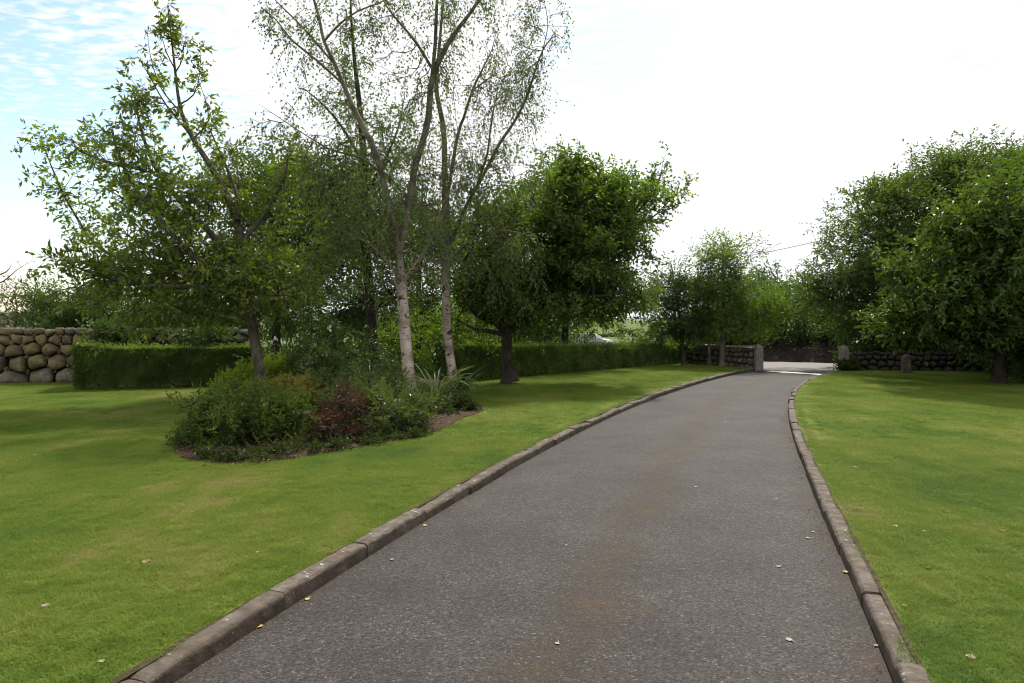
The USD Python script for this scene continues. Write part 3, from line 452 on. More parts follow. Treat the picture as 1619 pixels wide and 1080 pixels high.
# ------------------------------------------------------------------ stone walls and gate posts
def wall(name, p0, p1, h, thick, rows, label, looks, seed, npt=14, coping=False, face=1, group=None):
    rng = np.random.default_rng(seed); p0, p1 = np.asarray(p0, float), np.asarray(p1, float); ln = np.linalg.norm(p1[:2] - p0[:2]); d = norm((p1 - p0) * [1, 1, 0]); out = np.array([d[1], -d[0], 0]) * face
    t = thing(name, p0, label=label, cat='stone wall', group=group)
    seeds = []; z = 0
    for r, rh in enumerate(rows):
        x = -rng.uniform(0, rh)
        while x < ln + rh:
            w = rh * rng.uniform(.95, 1.75); seeds.append((x + w / 2, z + rh / 2 + rng.uniform(-.16, .16) * rh)); x += w
        z += rh
    S = np.array(seeds); S = S[(S[:, 0] > 0) & (S[:, 0] < ln)]
    top = h + rng.uniform(-.05, .03, len(S))
    S2 = np.vstack([S, S * [1, -1], np.column_stack([S[:, 0], 2 * top - S[:, 1]]), S * [-1, 1], S * [-1, 1] + [2 * ln, 0]]); vor = Voronoi(S2)
    g = thick / 2
    for i in range(len(S)):
        reg = vor.regions[vor.point_region[i]]
        if -1 in reg: continue
        pol = Polygon(vor.vertices[reg]); sz = math.sqrt(pol.area); pol = pol.buffer(-sz * .15).buffer(sz * .12)
        if pol.is_empty or pol.geom_type != 'Polygon': continue
        rp = resample(np.array(pol.exterior.coords), npt + 1)[:-1]; c = rp.mean(0); dep = min(sz * .5, thick * .45) * rng.uniform(.8, 1.25); tilt = rng.normal(0, .18, 2)
        vs = []
        for sc, w in ((.86, -dep * .6), (1.0, dep * .1), (.86, dep * .55), (.5, dep * .85)) if npt > 11 else ((.9, -dep * .5), (1, dep * .15), (.7, dep * .7)):
            q = c + (rp - c) * sc * (1 + rng.normal(0, .035, (npt, 1))); off = w + (q - c) @ tilt * (w > 0); vs.append(p0 + q[:, :1] * d + np.array([0, 0, 1]) * q[:, 1:] + out * (g + off - .12)[:, None])
        vs = np.vstack(vs + [(p0 + c[0] * d + np.array([0, 0, c[1]]) + out * (g + dep * .9 - .12))[None]]); nr = (len(vs) - 1) // npt
        i_, j_ = np.meshgrid(np.arange(nr - 1), np.arange(npt), indexing='ij'); j2 = (j_ + 1) % npt; q = np.stack([i_ * npt + j_, i_ * npt + j2, (i_ + 1) * npt + j2, (i_ + 1) * npt + j_], -1).reshape(-1, 4)
        k = np.arange(npt); f = np.vstack([q[:, [0, 1, 2]], q[:, [0, 2, 3]], np.stack([(nr - 1) * npt + k, (nr - 1) * npt + (k + 1) % npt, np.full(npt, nr * npt)], 1)])
        if face < 0: f = f[:, ::-1]
        obj('stone', (vs, f), looks[rng.integers(len(looks))], t, smooth=True)
    if npt > 11:
        for vx in vor.vertices:
            if 0.1 < vx[0] < ln - .1 and .12 < vx[1] < h - .2 and rng.random() < .55:
                b = trimesh.creation.icosphere(1, rng.uniform(.03, .062)); q = np.array(b.vertices) * (1 + rng.normal(0, .16, (42, 1))) * rng.uniform(.7, 1.35, 3)
                obj('packing_stone', (p0 + (vx[0] + q[:, :1]) * d + np.array([0, 0, 1]) * (vx[1] + q[:, 1:2]) + out * (g - .09 + q[:, 2:]), b.faces), looks[rng.integers(len(looks))], t)
    hh = h - .16
    pts = [p0 + d * a * ln + out * b + np.array([0, 0, c]) for a in (0.005, .995) for b in (-g, g - .19) for c in (-.1, hh)]
    obj('wall_core', trimesh.convex.convex_hull(np.array(pts)), CORE, t)
    if coping:
        x = 0
        while x < ln - .1:
            w = min(rng.uniform(.25, .5), ln - x - .02); b = trimesh.creation.box((w - .02, thick * .9, .07)); b = b.subdivide()
            v = np.array(b.vertices); v += .012 * rng.normal(0, 1, v.shape) * [1, 1, .7]; q = p0 + (x + w / 2 + v[:, :1]) * d + out * v[:, 1:2] + np.array([0, 0, 1]) * (h + .035 + v[:, 2:]); x += w
            obj('coping_stone', (q, b.faces), COPING, t)
    return t
WD = 18.6
wl0, wl1 = at(-60, 600, WD), at(402, 600, WD + .9); wl0[2] = wl1[2] = LZ - .05
wall('boulder_wall', wl0, wl1, 1.56, .5, (.46, .38, .30, .24, .2), 'rounded brown boulder wall behind the left hedge at the far left lawn edge', STONES, 7)
gw0, gw1 = gnd(1082, 574, LZ), POST_L + np.array([-.12, .08, 0]); gw0[2] = gw1[2] = 0.02
wall('rubble_wall', gw0, gw1, .82, .42, (.24, .22, .2, .18), 'low grey rubble wall between the right hedge and the left gate post', GSTONES, 8, npt=10, coping=True)
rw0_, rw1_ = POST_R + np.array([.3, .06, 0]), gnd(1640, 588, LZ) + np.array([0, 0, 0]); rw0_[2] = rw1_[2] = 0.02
wall('rubble_wall', rw0_, rw1_, .76, .42, (.24, .2, .18, .16), 'low dark rubble wall running right from the right gate post under the trees', [stone_look('shaded_rubble', (.010, .009, .007), (.022, .019, .015), (.042, .036, .029), lichen=(.07, .065, .055), moss=(.018, .02, .009))], 9, npt=10)  # tree shade painted into the stone, lichen and moss colours, all near black
def post(p, h, w, label, tilt=0.0, seed=1, look=None):
    look = look or GRANITE
    t = thing('gate_post', p, label=label, cat='gate post'); rng = np.random.default_rng(seed)
    def block(zs, ws, round_=.08):
        vs = []
        ang = np.linspace(0, 2 * np.pi, 17)[:-1]
        for z, s in zip(zs, ws):
            sq = np.column_stack([np.cos(ang), np.sin(ang)]); sq = np.sign(sq) * np.abs(sq) ** .35; vs.append(np.column_stack([sq * s / 2, np.full(16, z)]))
        v = np.array(vs); v[..., :2] *= 1 + .05 * (meshkit.fbm(v * 6 + seed, 3, seed)[..., None] - .5)
        n_ = len(zs); i, j = np.meshgrid(np.arange(n_ - 1), np.arange(16), indexing='ij'); j2 = (j + 1) % 16
        q = np.stack([i * 16 + j, i * 16 + j2, (i + 1) * 16 + j2, (i + 1) * 16 + j], -1).reshape(-1, 4); v = v.reshape(-1, 3); v = np.vstack([v, [[0, 0, zs[-1] + .01]]]); k = np.arange(16)
        f = np.vstack([q[:, [0, 1, 2]], q[:, [0, 2, 3]], np.stack([(n_ - 1) * 16 + k, (n_ - 1) * 16 + (k + 1) % 16, np.full(16, len(v) - 1)], 1)])
        v[:, 0] += v[:, 2] * tilt; return v + np.asarray(p), f
    hs = h * .86
    obj('shaft', block(np.linspace(-.1, hs, 7), [w * 1.05, w, w, w * .99, w * .98, w * .97, w * .95]), look, t, smooth=40)
    obj('cap', block([hs + .004, hs + .03, h * .95, h], [w * .96, w * .94, w * .6, w * .25]), look, t, smooth=40)
rot = math.atan2(gl[1], gl[0])
post(POST_L, .98, .30, 'grey granite gate post with domed top on the left of the gateway', .01, 1)
post(POST_R, .98, .29, 'grey granite gate post with pointed top on the right of the gateway', -.01, 2)
pp_ = gnd(1424, 589, LZ); pp_[2] = 0
post(pp_ - np.array([0, .3, 0]), .72, .26, 'small grey stone pier in the dark wall under the right trees', 0, 3, GSTONES[1])

# ------------------------------------------------------------------ trees, shrubs, hedges
def ell(px, py, rx, ry, d, dd, nc, m, cr, rng, flat=.6, shell=.45):
    """Clumped points in an ellipsoid given in the photograph's pixels at distance d, half depth dd (m)."""
    c = at(px, py, d); k = d / F; R = np.array([rx * k, dd, ry * k])
    dirs = norm(rng.normal(0, 1, (nc, 3))); rad = rng.uniform(0, 1, (nc, 1)) ** shell; rad = np.where(rng.random((nc, 1)) < .14, rng.uniform(1.0, 1.3, (nc, 1)), rad); C = c + dirs * rad * R
    P = (C[:, None] + rng.normal(0, 1, (nc, m, 3)) * np.array([cr, cr, cr * flat])).reshape(-1, 3)
    return P
def alongline(pts, spread, n, rng, t0=0.2, power=1.0):
    s = spline(pts, .15); i = (len(s) * (t0 + (1 - t0) * rng.uniform(0, 1, n) ** power)).astype(int).clip(0, len(s) - 1); w = (1.15 - .75 * i / len(s))[:, None]
    return s[i, :3] + rng.normal(0, 1, (n, 3)) * spread * w
def px_line(pts, d):
    """(px, py, dd, r) -> world polyline with radius; dd is added to the distance d."""
    return np.array([(*at(p[0], p[1], d + p[2]), p[3]) for p in pts])
def grow(skel, att, rng, r_tip=.006, plen_w=.22, lift=.08, step=.28, power=2.4):
    """Joins every attractor to the nearest branch; returns edges and the direction at each attractor."""
    pos, par, plen, cap = [], [], [], []
    for line, start in skel:
        s = spline(line, .22); i0 = int(len(s) * start)
        acc = 0
        for k in range(i0, len(s)):
            pos.append(s[k, :3]); par.append(-1); acc += .22; plen.append(acc * .5); cap.append(s[k, 3])
    ns = len(pos); mx = ns + len(att) * 12; N = np.zeros((mx, 3)); N[:ns] = pos; PL = np.zeros(mx); PL[:ns] = plen; PA = np.full(mx, -1); n_ = ns
    dist = cKDTree(np.array(pos)).query(att)[0]; order = np.argsort(dist); tips = np.zeros(len(att), int); tdir = np.zeros((len(att), 3))
    for a in order:
        p = att[a]; dd = np.linalg.norm(N[:n_] - p, axis=1); j = int(np.argmin(dd + plen_w * PL[:n_])); L = dd[j]
        m_ = int(min(10, max(1, round(L / step)))); b = N[j]; t = np.arange(1, m_ + 1) / m_
        mid = (b + p) / 2 + np.array([0, 0, lift * L]) + rng.normal(0, .05, 3) * L
        c = ((1 - t) ** 2)[:, None] * b + (2 * t * (1 - t))[:, None] * mid + (t ** 2)[:, None] * p
        N[n_:n_ + m_] = c; PA[n_] = j; PA[n_ + 1:n_ + m_] = np.arange(n_, n_ + m_ - 1); PL[n_:n_ + m_] = PL[j] + L * t
        n_ += m_; tips[a] = n_ - 1; prev = N[n_ - 2] if m_ > 1 else b; tdir[a] = p - prev
    A = np.zeros(n_); A[tips] += r_tip ** power
    for k in range(n_ - 1, ns - 1, -1):
        if A[k] == 0: A[k] = r_tip ** power
        if PA[k] >= 0: A[PA[k]] += A[k]
    R = A ** (1 / power); e = np.arange(ns, n_); pr = PA[e]
    r0 = np.where(pr < ns, np.minimum(R[e] * 1.1, np.array(cap + [1])[np.minimum(pr, ns)] * .75), R[pr]); r0 = np.minimum(r0, R[e] * 1.6)
    return N[pr], N[e], r0, R[e], norm(tdir)
def foliage(att, tdir, rng, per, L, Wd, spread, droop=.0, out=.7, up=.6, four=False, fold=.22, stretch=1.0):
    """Sprays: two or three twiglets at every branch end, with leaves set alternately along each. Returns the leaves and the twiglets."""
    nt = 3 if per >= 9 else 2; m_ = max(2, int(round(per / nt))); n_ = len(att) * nt; k = np.repeat(np.arange(len(att)), nt)
    T = norm(tdir[k] * out + rng.normal(0, .55, (n_, 3)) + np.array([0, 0, -droop])); Ln = (spread * rng.uniform(.8, 2.1, n_) * stretch)[:, None]; B = att[k] + rng.normal(0, .02, (n_, 3))
    S = norm(np.cross(T, rng.normal(0, .5, (n_, 3)) + np.array([0, 0, 1.0]))); g = np.repeat(np.arange(n_), m_); q = np.tile(np.arange(m_), n_)
    t = ((q + rng.uniform(0, 1, len(q))) / m_)[:, None]; sg = np.where(q % 2, 1, -1)[:, None]
    P = B[g] + T[g] * Ln[g] * t + np.array([0, 0, -droop]) * Ln[g] * t ** 2 * .3
    D = norm(T[g] * .7 + S[g] * sg * (.9 - .5 * t) + rng.normal(0, .3, (len(q), 3)) + np.array([0, 0, -droop * .6]))
    return leaf_mesh(P, D, rng, L, Wd, up=up, four=four, fold=fold), (B, B + T * Ln + np.array([0, 0, -droop]) * Ln * .3)
def tree(name, label, skel, att, leaf, bark, rng, per, L, Wd, spread, cat='tree', r_tip=.006, droop=0., out=.7, up=.6, four=False, limb_bark=None, sides=10, twig_sides=4, group=None, lift=.08, twig_bark=None, hang=None, sprigs=True):
    """skel: list of (polyline with radii, start); the first is the trunk, the others its limbs."""
    base = skel[0][0][0][:3]; t = thing(name, base, label=label, cat=cat, group=group)
    for k, (line, st) in enumerate(skel):
        s = spline(line, .18); 
        if k == 0: s[:, 3] *= 1 + .45 * np.exp(-np.arange(len(s)) * .18 / .22)
        obj('trunk' if k == 0 else 'limb', tube(s[:, :3], s[:, 3], sides if k == 0 else 8, .09, 3 + k), BK[bark] if k == 0 else BK[limb_bark or bark], t, smooth=True)
    p0, p1, r0, r1, td = grow([(l, s) for l, s in skel], att, rng, r_tip, lift=lift)
    lv, (b0, b1) = foliage(att, td, rng, per, L, Wd, spread, droop, out, up, four, stretch=hang or 1.0); tw = [frustums(p0, p1, r0, r1, twig_sides)]
    if sprigs: tw.append(frustums(b0, b1, np.full(len(b0), r_tip * .7), np.full(len(b0), r_tip * .3), 3))
    obj('twigs', merge(tw), BK[twig_bark or limb_bark or bark], t, smooth=True, kind='stuff')
    obj('crown', lv, LM[leaf], t)
    return t
def shrub(name, label, base, att, leaf, rng, per, L, Wd, spread, cat='shrub', droop=.0, out=.8, up=.5, four=False, bark='dark', stems=5, r=.02, group=None, hide=None):
    c = att.mean(0); t = thing(name, base, label=label, cat=cat, group=group); sk = []
    for k in range(stems):
        a = rng.uniform(0, 6.28); q = c * .6 + att[rng.integers(len(att))] * .4; b = base + np.array([math.cos(a), math.sin(a), 0]) * .12; b[2] = base[2] - .05
        sk.append((np.array([(*b, r), (*((b + q) / 2 + rng.normal(0, .06, 3)), r * .8), (*q, r * .5)]), .2))
    for l, s in sk:
        q = spline(l, .15); obj('stem', tube(q[:, :3], q[:, 3], 5), BK[bark], t, smooth=True)
    per = int(per * 1.5); p0, p1, r0, r1, td = grow(sk, att, rng, .004)
    obj('twigs', frustums(p0, p1, r0, r1, 3), BK[bark], t, smooth=True, kind='stuff')
    obj('foliage', foliage(att, td, rng, per, L, Wd, spread, droop, out, up, four)[0], LM[leaf], t)
    return t
#TREES
R_ = np.random.default_rng
def stack(*a): return np.vstack(a)
# the glossy leaved tree at the left front of the bed
d = 13.4; rng = R_(11)
b = gnd(419, 640, LZ); 
def PL(pts, d): return px_line(pts, d)
sk = [(PL([(423, 642, 0, .088), (408, 570, 0, .100), (395, 490, 0, .096), (383, 410, .1, .09), (373, 345, .1, .078), (340, 275, 0, .06), (300, 210, 0, .042), (284, 165, 0, .032), (275, 95, 0, .02), (265, 8, 0, .008)], d), .3),
      (PL([(386, 425, 0, .07), (320, 355, -.2, .055), (255, 280, -.3, .04), (226, 215, -.3, .026), (210, 140, -.3, .01)], d), .2),
      (PL([(392, 470, 0, .07), (300, 400, -.6, .055), (215, 300, -.8, .035), (184, 232, -.8, .02), (178, 200, -.8, .008)], d), .2),
      (PL([(396, 495, 0, .06), (300, 430, .4, .05), (170, 400, .6, .035), (116, 335, .6, .022), (82, 265, .6, .014), (64, 215, .6, .006)], d), .25),
      (PL([(388, 470, 0, .075), (340, 456, -.5, .06), (230, 450, -1.0, .04), (146, 432, -1.0, .022), (98, 412, -1.0, .008)], d), .2),
      (PL([(380, 385, 0, .06), (425, 330, .4, .045), (450, 280, .4, .03), (455, 240, .4, .01)], d), .2),
      (PL([(397, 500, 0, .05), (440, 465, -.3, .035), (485, 430, -.4, .02), (500, 400, -.4, .008)], d), .2),
      (PL([(376, 350, 0, .05), (372, 300, .8, .04), (345, 235, 1.0, .02), (330, 200, 1, .01)], d), .2),
      (PL([(230, 270, -.3, .03), (150, 250, -.2, .022), (120, 232, -.2, .012), (112, 216, -.2, .006)], d), .1)]
side_ = [PL([(300, 212, 0, .02), (262, 165, -.2, .014), (235, 118, -.3, .009), (219, 92, -.3, .004)], d), PL([(292, 185, 0, .018), (255, 140, .2, .012), (238, 90, .2, .007), (233, 50, .2, .003)], d), PL([(284, 165, 0, .018), (306, 150, .2, .012), (316, 115, .3, .007), (317, 78, .3, .003)], d), PL([(305, 220, 0, .02), (330, 190, .1, .012), (322, 150, .1, .007), (310, 118, .1, .003)], d), PL([(277, 110, 0, .014), (262, 80, 0, .009), (252, 40, 0, .004), (250, 18, 0, .003)], d), PL([(277, 115, 0, .014), (290, 90, .1, .008), (288, 55, .1, .003)], d)]
att = [alongline(l[:, :3], .08, 9, rng, .3, .8) for l in side_]; sk += [(l, .15) for l in side_]
att += [alongline(l[:, :3], s, n, rng, t0, 1.0) for (l, _), s, n, t0 in zip(sk[1:9], (.30, .34, .36, .36, .36, .34, .3, .3), (110, 125, 125, 150, 80, 70, 60, 50), (.3, .25, .2, .15, .25, .2, .3, .2))]
att += [alongline(sk[0][0][5:, :3], .13, 26, rng, 0, 1.0)]
for (px_, py_, rx, ry, n_) in ((330, 330, 80, 70, 12), (260, 380, 100, 60, 13), (330, 430, 100, 55, 18), (220, 440, 96, 45, 10), (420, 400, 50, 60, 8), (180, 330, 62, 60, 6), (310, 470, 110, 40, 12), (270, 500, 80, 20, 5), (420, 470, 45, 40, 6)): att.append(ell(px_, py_, rx, ry, d, 1.5, n_, 9, .24, rng))
att = stack(*att)
tree('broadleaf_tree', 'glossy leaved tree with slanting upswept limbs at the left end of the shrub bed', sk, att, 'magnolia', 'olive', rng, 12, .125, .056, .15, out=.9, up=.45, four=True, r_tip=.0045)

# the birches
d = 13.9; rng = R_(12)
skA = [(PL([(652, 637, 0, .135), (645, 580, 0, .123), (640, 520, 0, .117), (636, 470, 0, .112), (633, 440, 0, .108), (631, 415, 0, .09), (630, 400, 0, .06)], d), .9),
       (PL([(633, 445, 0, 0.0820), (628, 385, 0, 0.0779), (613, 318, 0, 0.0697), (602, 268, 0, 0.0640), (587, 227, 0, 0.0590), (560, 173, .2, 0.0508), (543, 133, .3, 0.0459), (528, 98, .3, 0.0410), (512, 64, .3, 0.0344), (505, 30, .4, 0.0295), (494, -10, .4, 0.0246), (480, -80, .5, 0.0164), (470, -150, .5, 0.0066)], d), .25),
       (PL([(632, 400, 0, 0.0697), (650, 304, .2, 0.0738), (656, 262, .2, 0.0722), (665, 235, .2, 0.0697), (677, 187, .2, 0.0656), (683, 127, .2, 0.0615), (700, 85, .2, 0.0541), (717, 55, .2, 0.0476), (738, 28, .2, 0.0410), (760, -4, .3, 0.0328), (800, -70, .3, 0.0205), (815, -130, .3, 0.0066)], d), .15),
       (PL([(636, 446, 0, 0.0492), (664, 410, -.2, 0.0426), (690, 357, -.5, 0.0344), (700, 330, -.6, 0.0246), (712, 300, -.7, 0.0123)], d), .3),
       (PL([(683, 122, .2, 0.0410), (688, 70, .1, 0.0377), (690, 20, 0, 0.0328), (692, -40, 0, 0.0246), (688, -140, 0, 0.0082)], d), .1),
       (PL([(681, 105, .2, 0.0328), (660, 70, -.2, 0.0279), (633, 37, -.4, 0.0213), (610, 8, -.5, 0.0148), (590, -40, -.5, 0.0066)], d), .2),
       (PL([(512, 66, .3, 0.0246), (535, 40, .1, 0.0213), (565, 18, 0, 0.0164), (610, 0, -.1, 0.0115), (650, -30, -.1, 0.0049)], d), .2),
       (PL([(545, 135, .3, 0.0279), (500, 95, .4, 0.0230), (460, 62, .5, 0.0180), (440, 35, .5, 0.0115), (414, 12, .5, 0.0041)], d), .3),
       (PL([(532, 105, .3, 0.0246), (480, 45, .6, 0.0197), (450, 15, .7, 0.0148), (425, -10, .7, 0.0066)], d), .3),
       (PL([(602, 272, 0, 0.0246), (570, 250, -.5, 0.0205), (520, 235, -.8, 0.0148), (470, 205, -1, 0.0098), (410, 165, -1.1, 0.0033)], d), .3),
       (PL([(634, 440, 0, 0.0328), (600, 400, -.4, 0.0246), (560, 372, -.6, 0.0164), (520, 360, -.7, 0.0066)], d), .3)]
def birch_att(sk, rng, dens, spread=.34, skip=1):
    out = []
    for l, s in sk[skip:]:
        ln = np.linalg.norm(np.diff(l[:, :3], axis=0), axis=1).sum(); out.append(alongline(l[:, :3], spread, max(8, int(ln * dens * .72) // 4), rng, max(s, .25), .8))
    a = stack(*out); a = (a[:, None] + rng.normal(0, .13, (len(a), 5, 3))).reshape(-1, 3); a[:, 2] -= np.abs(rng.normal(0, .22, len(a))); return a
attA = stack(birch_att(skA, rng, 26, .30), ell(600, 350, 85, 90, d, 1.0, 26, 11, .26, rng, 1.0), ell(545, 300, 80, 90, d, 1.1, 22, 11, .25, rng, 1.0), ell(640, 380, 70, 60, d, 1.0, 10, 11, .26, rng, 1.0), ell(690, 240, 60, 110, d, .9, 12, 9, .24, rng, 1.0), ell(620, 90, 110, 100, d, 1., 9, 8, .25, rng, 1.0))
tree('birch_tree', 'forked silver birch with pale banded trunk at the front right of the shrub bed', skA, attA, 'birch', 'birch', rng, 10, .058, .04, .18, droop=.75, out=.35, up=.35, limb_bark='birch', twig_bark='grey', r_tip=.0032, lift=.12, hang=1.1)
d = 16.3; rng = R_(13)
skB = [(PL([(720, 618, 0, .135), (713, 575, 0, .112), (707, 520, 0, .104), (705, 460, 0, .10), (706, 370, 0, .10), (704, 300, 0, .09)], d), .75),
       (PL([(704, 305, 0, 0.0748), (702, 217, 0, 0.0663), (697, 180, 0, 0.0595), (690, 140, .1, 0.0510), (694, 80, .2, 0.0382), (700, 10, .2, 0.0298), (705, -70, .2, 0.0170), (705, -140, .2, 0.0068)], d), .1),
       (PL([(706, 320, 0, 0.0425), (723, 217, -.2, 0.0382), (733, 187, -.3, 0.0340), (747, 143, -.4, 0.0272), (765, 105, -.4, 0.0204), (778, 78, -.5, 0.0119), (783, 55, -.5, 0.0043)], d), .3),
       (PL([(747, 143, -.4, 0.0170), (768, 128, -.4, 0.0136), (788, 111, -.5, 0.0051)], d), .2),
       (PL([(706, 400, 0, 0.0510), (735, 330, .4, 0.0467), (765, 275, .6, 0.0425), (790, 227, .7, 0.0382), (813, 193, .7, 0.0340), (832, 155, .7, 0.0289), (847, 110, .7, 0.0238), (858, 80, .7, 0.0170), (880, 48, .7, 0.0076)], d), .3),
       (PL([(755, 290, .5, 0.0298), (770, 245, .2, 0.0255), (776, 200, .1, 0.0187), (785, 150, 0, 0.0102), (790, 120, 0, 0.0051)], d), .2),
       (PL([(858, 80, .7, 0.0127), (866, 40, .7, 0.0102), (860, 0, .8, 0.0068), (852, -30, .8, 0.0034)], d), .1),
       (PL([(705, 420, 0, 0.0340), (740, 385, -.6, 0.0255), (790, 365, -1.0, 0.0153), (830, 370, -1.2, 0.0051)], d), .3),
       (PL([(697, 340, 0, 0.0255), (670, 320, -.5, 0.0204), (640, 330, -.8, 0.0102), (620, 345, -.9, 0.0043)], d), .3)]
attB = stack(birch_att(skB, rng, 24, .30), ell(765, 320, 70, 70, d, 1.0, 26, 11, .28, rng, 1.1), ell(790, 400, 50, 75, d - .6, .8, 18, 11, .26, rng, 1.3), ell(725, 280, 50, 80, d, .8, 14, 10, .26, rng, 1.0), ell(835, 90, 30, 80, d + .7, .5, 10, 10, .2, rng, 1.6), ell(815, 165, 35, 50, d + .7, .5, 9, 9, .22, rng, 1.4), ell(675, 430, 40, 60, d + .5, .8, 8, 9, .26, rng))
tree('birch_tree', 'slender silver birch with black flecked trunk behind the strap leaved clump', skB, attB, 'birch', 'birch', rng, 10, .062, .042, .19, droop=.8, out=.3, up=.35, limb_bark='birch', twig_bark='grey', r_tip=.0032, lift=.12, hang=1.1)
d = 17.2; rng = R_(14)
skC = [(PL([(600, 606, 0, .15), (592, 560, 0, .135), (586, 480, 0, .125), (579, 400, 0, .115), (576, 320, 0, .105), (574, 244, 0, .09), (570, 180, 0, .07), (562, 110, 0, .05), (556, 40, 0, .03), (552, -60, 0, .01)], d), .35),
       (PL([(587, 505, 0, .045), (610, 470, -.3, .035), (635, 455, -.5, .02), (655, 450, -.5, .008)], d), .3),
       (PL([(577, 390, 0, .05), (540, 340, -.3, .04), (500, 300, -.5, .028), (470, 280, -.5, .01)], d), .3),
       (PL([(576, 310, 0, .05), (610, 250, .3, .036), (630, 200, .4, .02), (640, 150, .4, .01)], d), .3),
       (PL([(575, 260, 0, .045), (540, 200, .3, .034), (505, 160, .4, .02), (480, 140, .4, .008)], d), .3),
       (PL([(581, 430, 0, .045), (545, 420, .5, .03), (500, 425, .6, .018), (470, 430, .6, .006)], d), .3)]
attC = stack(birch_att(skC, rng, 14, .4, 0), ell(530, 330, 75, 85, d, 1.5, 40, 11, .3, rng), ell(590, 260, 60, 90, d, 1.3, 24, 11, .3, rng), ell(520, 430, 60, 40, d, 1.3, 12, 10, .28, rng), ell(640, 330, 50, 60, d, 1.2, 12, 10, .3, rng), ell(500, 255, 60, 40, d + .5, 1., 12, 10, .28, rng))
tree('birch_tree', 'upright dark barked birch between the forked birch and the glossy leaved tree', skC, attC, 'olive', 'dark', rng, 14, .07, .048, .2, droop=.5, out=.4, up=.4, twig_bark='dark', r_tip=.0035)

# the spreading tree in front of the right hedge
d = 18.4; rng = R_(15)
skD = [(PL([(806, 604, 0, .20), (803, 580, 0, .165), (801, 545, 0, .15), (801, 520, 0, .145)], d), .9),
       (PL([(800, 526, 0, .10), (780, 508, -.2, .09), (755, 498, -.5, .075), (735, 470, -.7, .05), (725, 430, -.8, .025)], d), .2),
       (PL([(800, 530, 0, .07), (775, 524, -.5, .06), (750, 520, -1.0, .04), (722, 505, -1.4, .02)], d), .3),
       (PL([(802, 526, 0, .11), (830, 503, .1, .10), (870, 468, .3, .085), (905, 430, .4, .07), (950, 395, .6, .05), (1000, 345, .8, .03), (1040, 290, 1., .016), (1048, 255, 1, .006)], d), .15),
       (PL([(801, 520, 0, .11), (806, 460, .3, .095), (822, 400, .5, .075), (845, 340, .6, .05), (865, 285, .7, .025)], d), .2),
       (PL([(800, 522, 0, .09), (780, 460, .5, .075), (765, 400, .7, .055), (765, 340, .8, .03)], d), .2),
       (PL([(850, 486, .2, .07), (880, 480, -.5, .055), (925, 470, -1.0, .04), (980, 465, -1.3, .02), (1015, 450, -1.4, .008)], d), .2),
       (PL([(905, 430, .4, .05), (925, 360, .2, .04), (945, 310, .1, .025), (955, 270, .1, .01)], d), .2),
       (PL([(985, 360, .7, .03), (1030, 345, .5, .022), (1060, 315, .4, .014), (1083, 298, .4, .005)], d), .2),
       (PL([(825, 505, .1, .06), (850, 470, 1.2, .05), (880, 420, 2.0, .035), (900, 370, 2.4, .015)], d), .2)]
attD = []
for px_, py_, rx, ry, n_, dd in ((870, 330, 70, 55, 36, 0), (800, 380, 80, 70, 34, -.4), (940, 350, 80, 60, 38, 0), (900, 430, 110, 60, 46, -.3), (960, 430, 62, 55, 24, .2), (770, 450, 60, 50, 20, -.6), (850, 480, 110, 30, 30, -.3), (970, 480, 50, 32, 14, -.3), (905, 285, 50, 24, 16, .2), (990, 320, 38, 40, 10, .6), (740, 420, 30, 60, 9, -.4), (870, 390, 90, 70, 20, 1.2)):
    attD.append(ell(px_, py_, rx, ry, d + dd, 1.5, n_, 13, .21, rng, .55, .5))
attD.append(alongline(skD[3][0][4:, :3], .26, 60, rng, .2)); attD.append(alongline(skD[8][0][:, :3], .22, 34, rng, .3)); attD.append(alongline(skD[7][0][:, :3], .3, 24, rng, .4))
attD = stack(*attD)
tree('broadleaf_tree', 'wide spreading tree with low forking trunk in front of the right hedge', skD, attD, 'lime', 'dark', rng, 11, .115, .072, .19, out=.6, up=.6, r_tip=.005)

# trees standing behind the hedges: trunk foot, crown lobes (px, py, rx, ry), distance
def lobed(name, label, d, foot, top, lobes, leaf, bark, seed, L, Wd, per=10, cl=26, dd=1.6, cr=.34, r0=.16, group=None, out=.6, up=.6, spread=.26, droop=0, m=10, flat=.6, z0=0.0, limbs=5, shell=.45, zmin=None):
    per = int(per * 1.35); cl *= 1.5; L *= 1.15; Wd *= 1.15; rng = R_(seed); f = at(foot[0], foot[1], d); f[2] = z0; p_top = at(top[0], top[1], d); sk = []
    zz_ = np.linspace(0, 1, 6); line = f[None] * (1 - zz_)[:, None] + p_top[None] * zz_[:, None] + rng.normal(0, .05, (6, 3)) * zz_[:, None]
    sk.append((np.column_stack([line, r0 * (1 - .8 * zz_)]), .25)); att = []
    for k, lb in enumerate(lobes):
        px_, py_, rx, ry = lb[:4]; off = lb[4] if len(lb) > 4 else 0
        att.append(ell(px_, py_, rx, ry, d + off, dd * (lb[5] if len(lb) > 5 else 1), max(4, int(cl * rx * ry / 4000)), m, cr, rng, flat, shell))
        if k < limbs:
            c = at(px_, py_, d + off); s = spline(sk[0][0], .2); zq = np.clip(c[2] - .45 * np.linalg.norm((c - s[0, :3])[:2]) - .3, s[0, 2] + .8, s[-1, 2] * .8); q = s[np.argmin(np.abs(s[:, 2] - zq))]
            mid = (q[:3] + c) / 2 + np.array([0, 0, -.12]) + rng.normal(0, .12, 3); sk.append((np.array([(*q[:3], q[3] * .6), (*mid, q[3] * .42), (*c, q[3] * .16)]), .15))
    att = stack(*att)
    if zmin: att = att[att[:, 2] > zmin]
    return tree(name, label, sk, att, leaf, bark, rng, per, L, Wd, spread, out=out, up=up, r_tip=.007, group=group, twig_sides=3, droop=droop, sprigs=False)
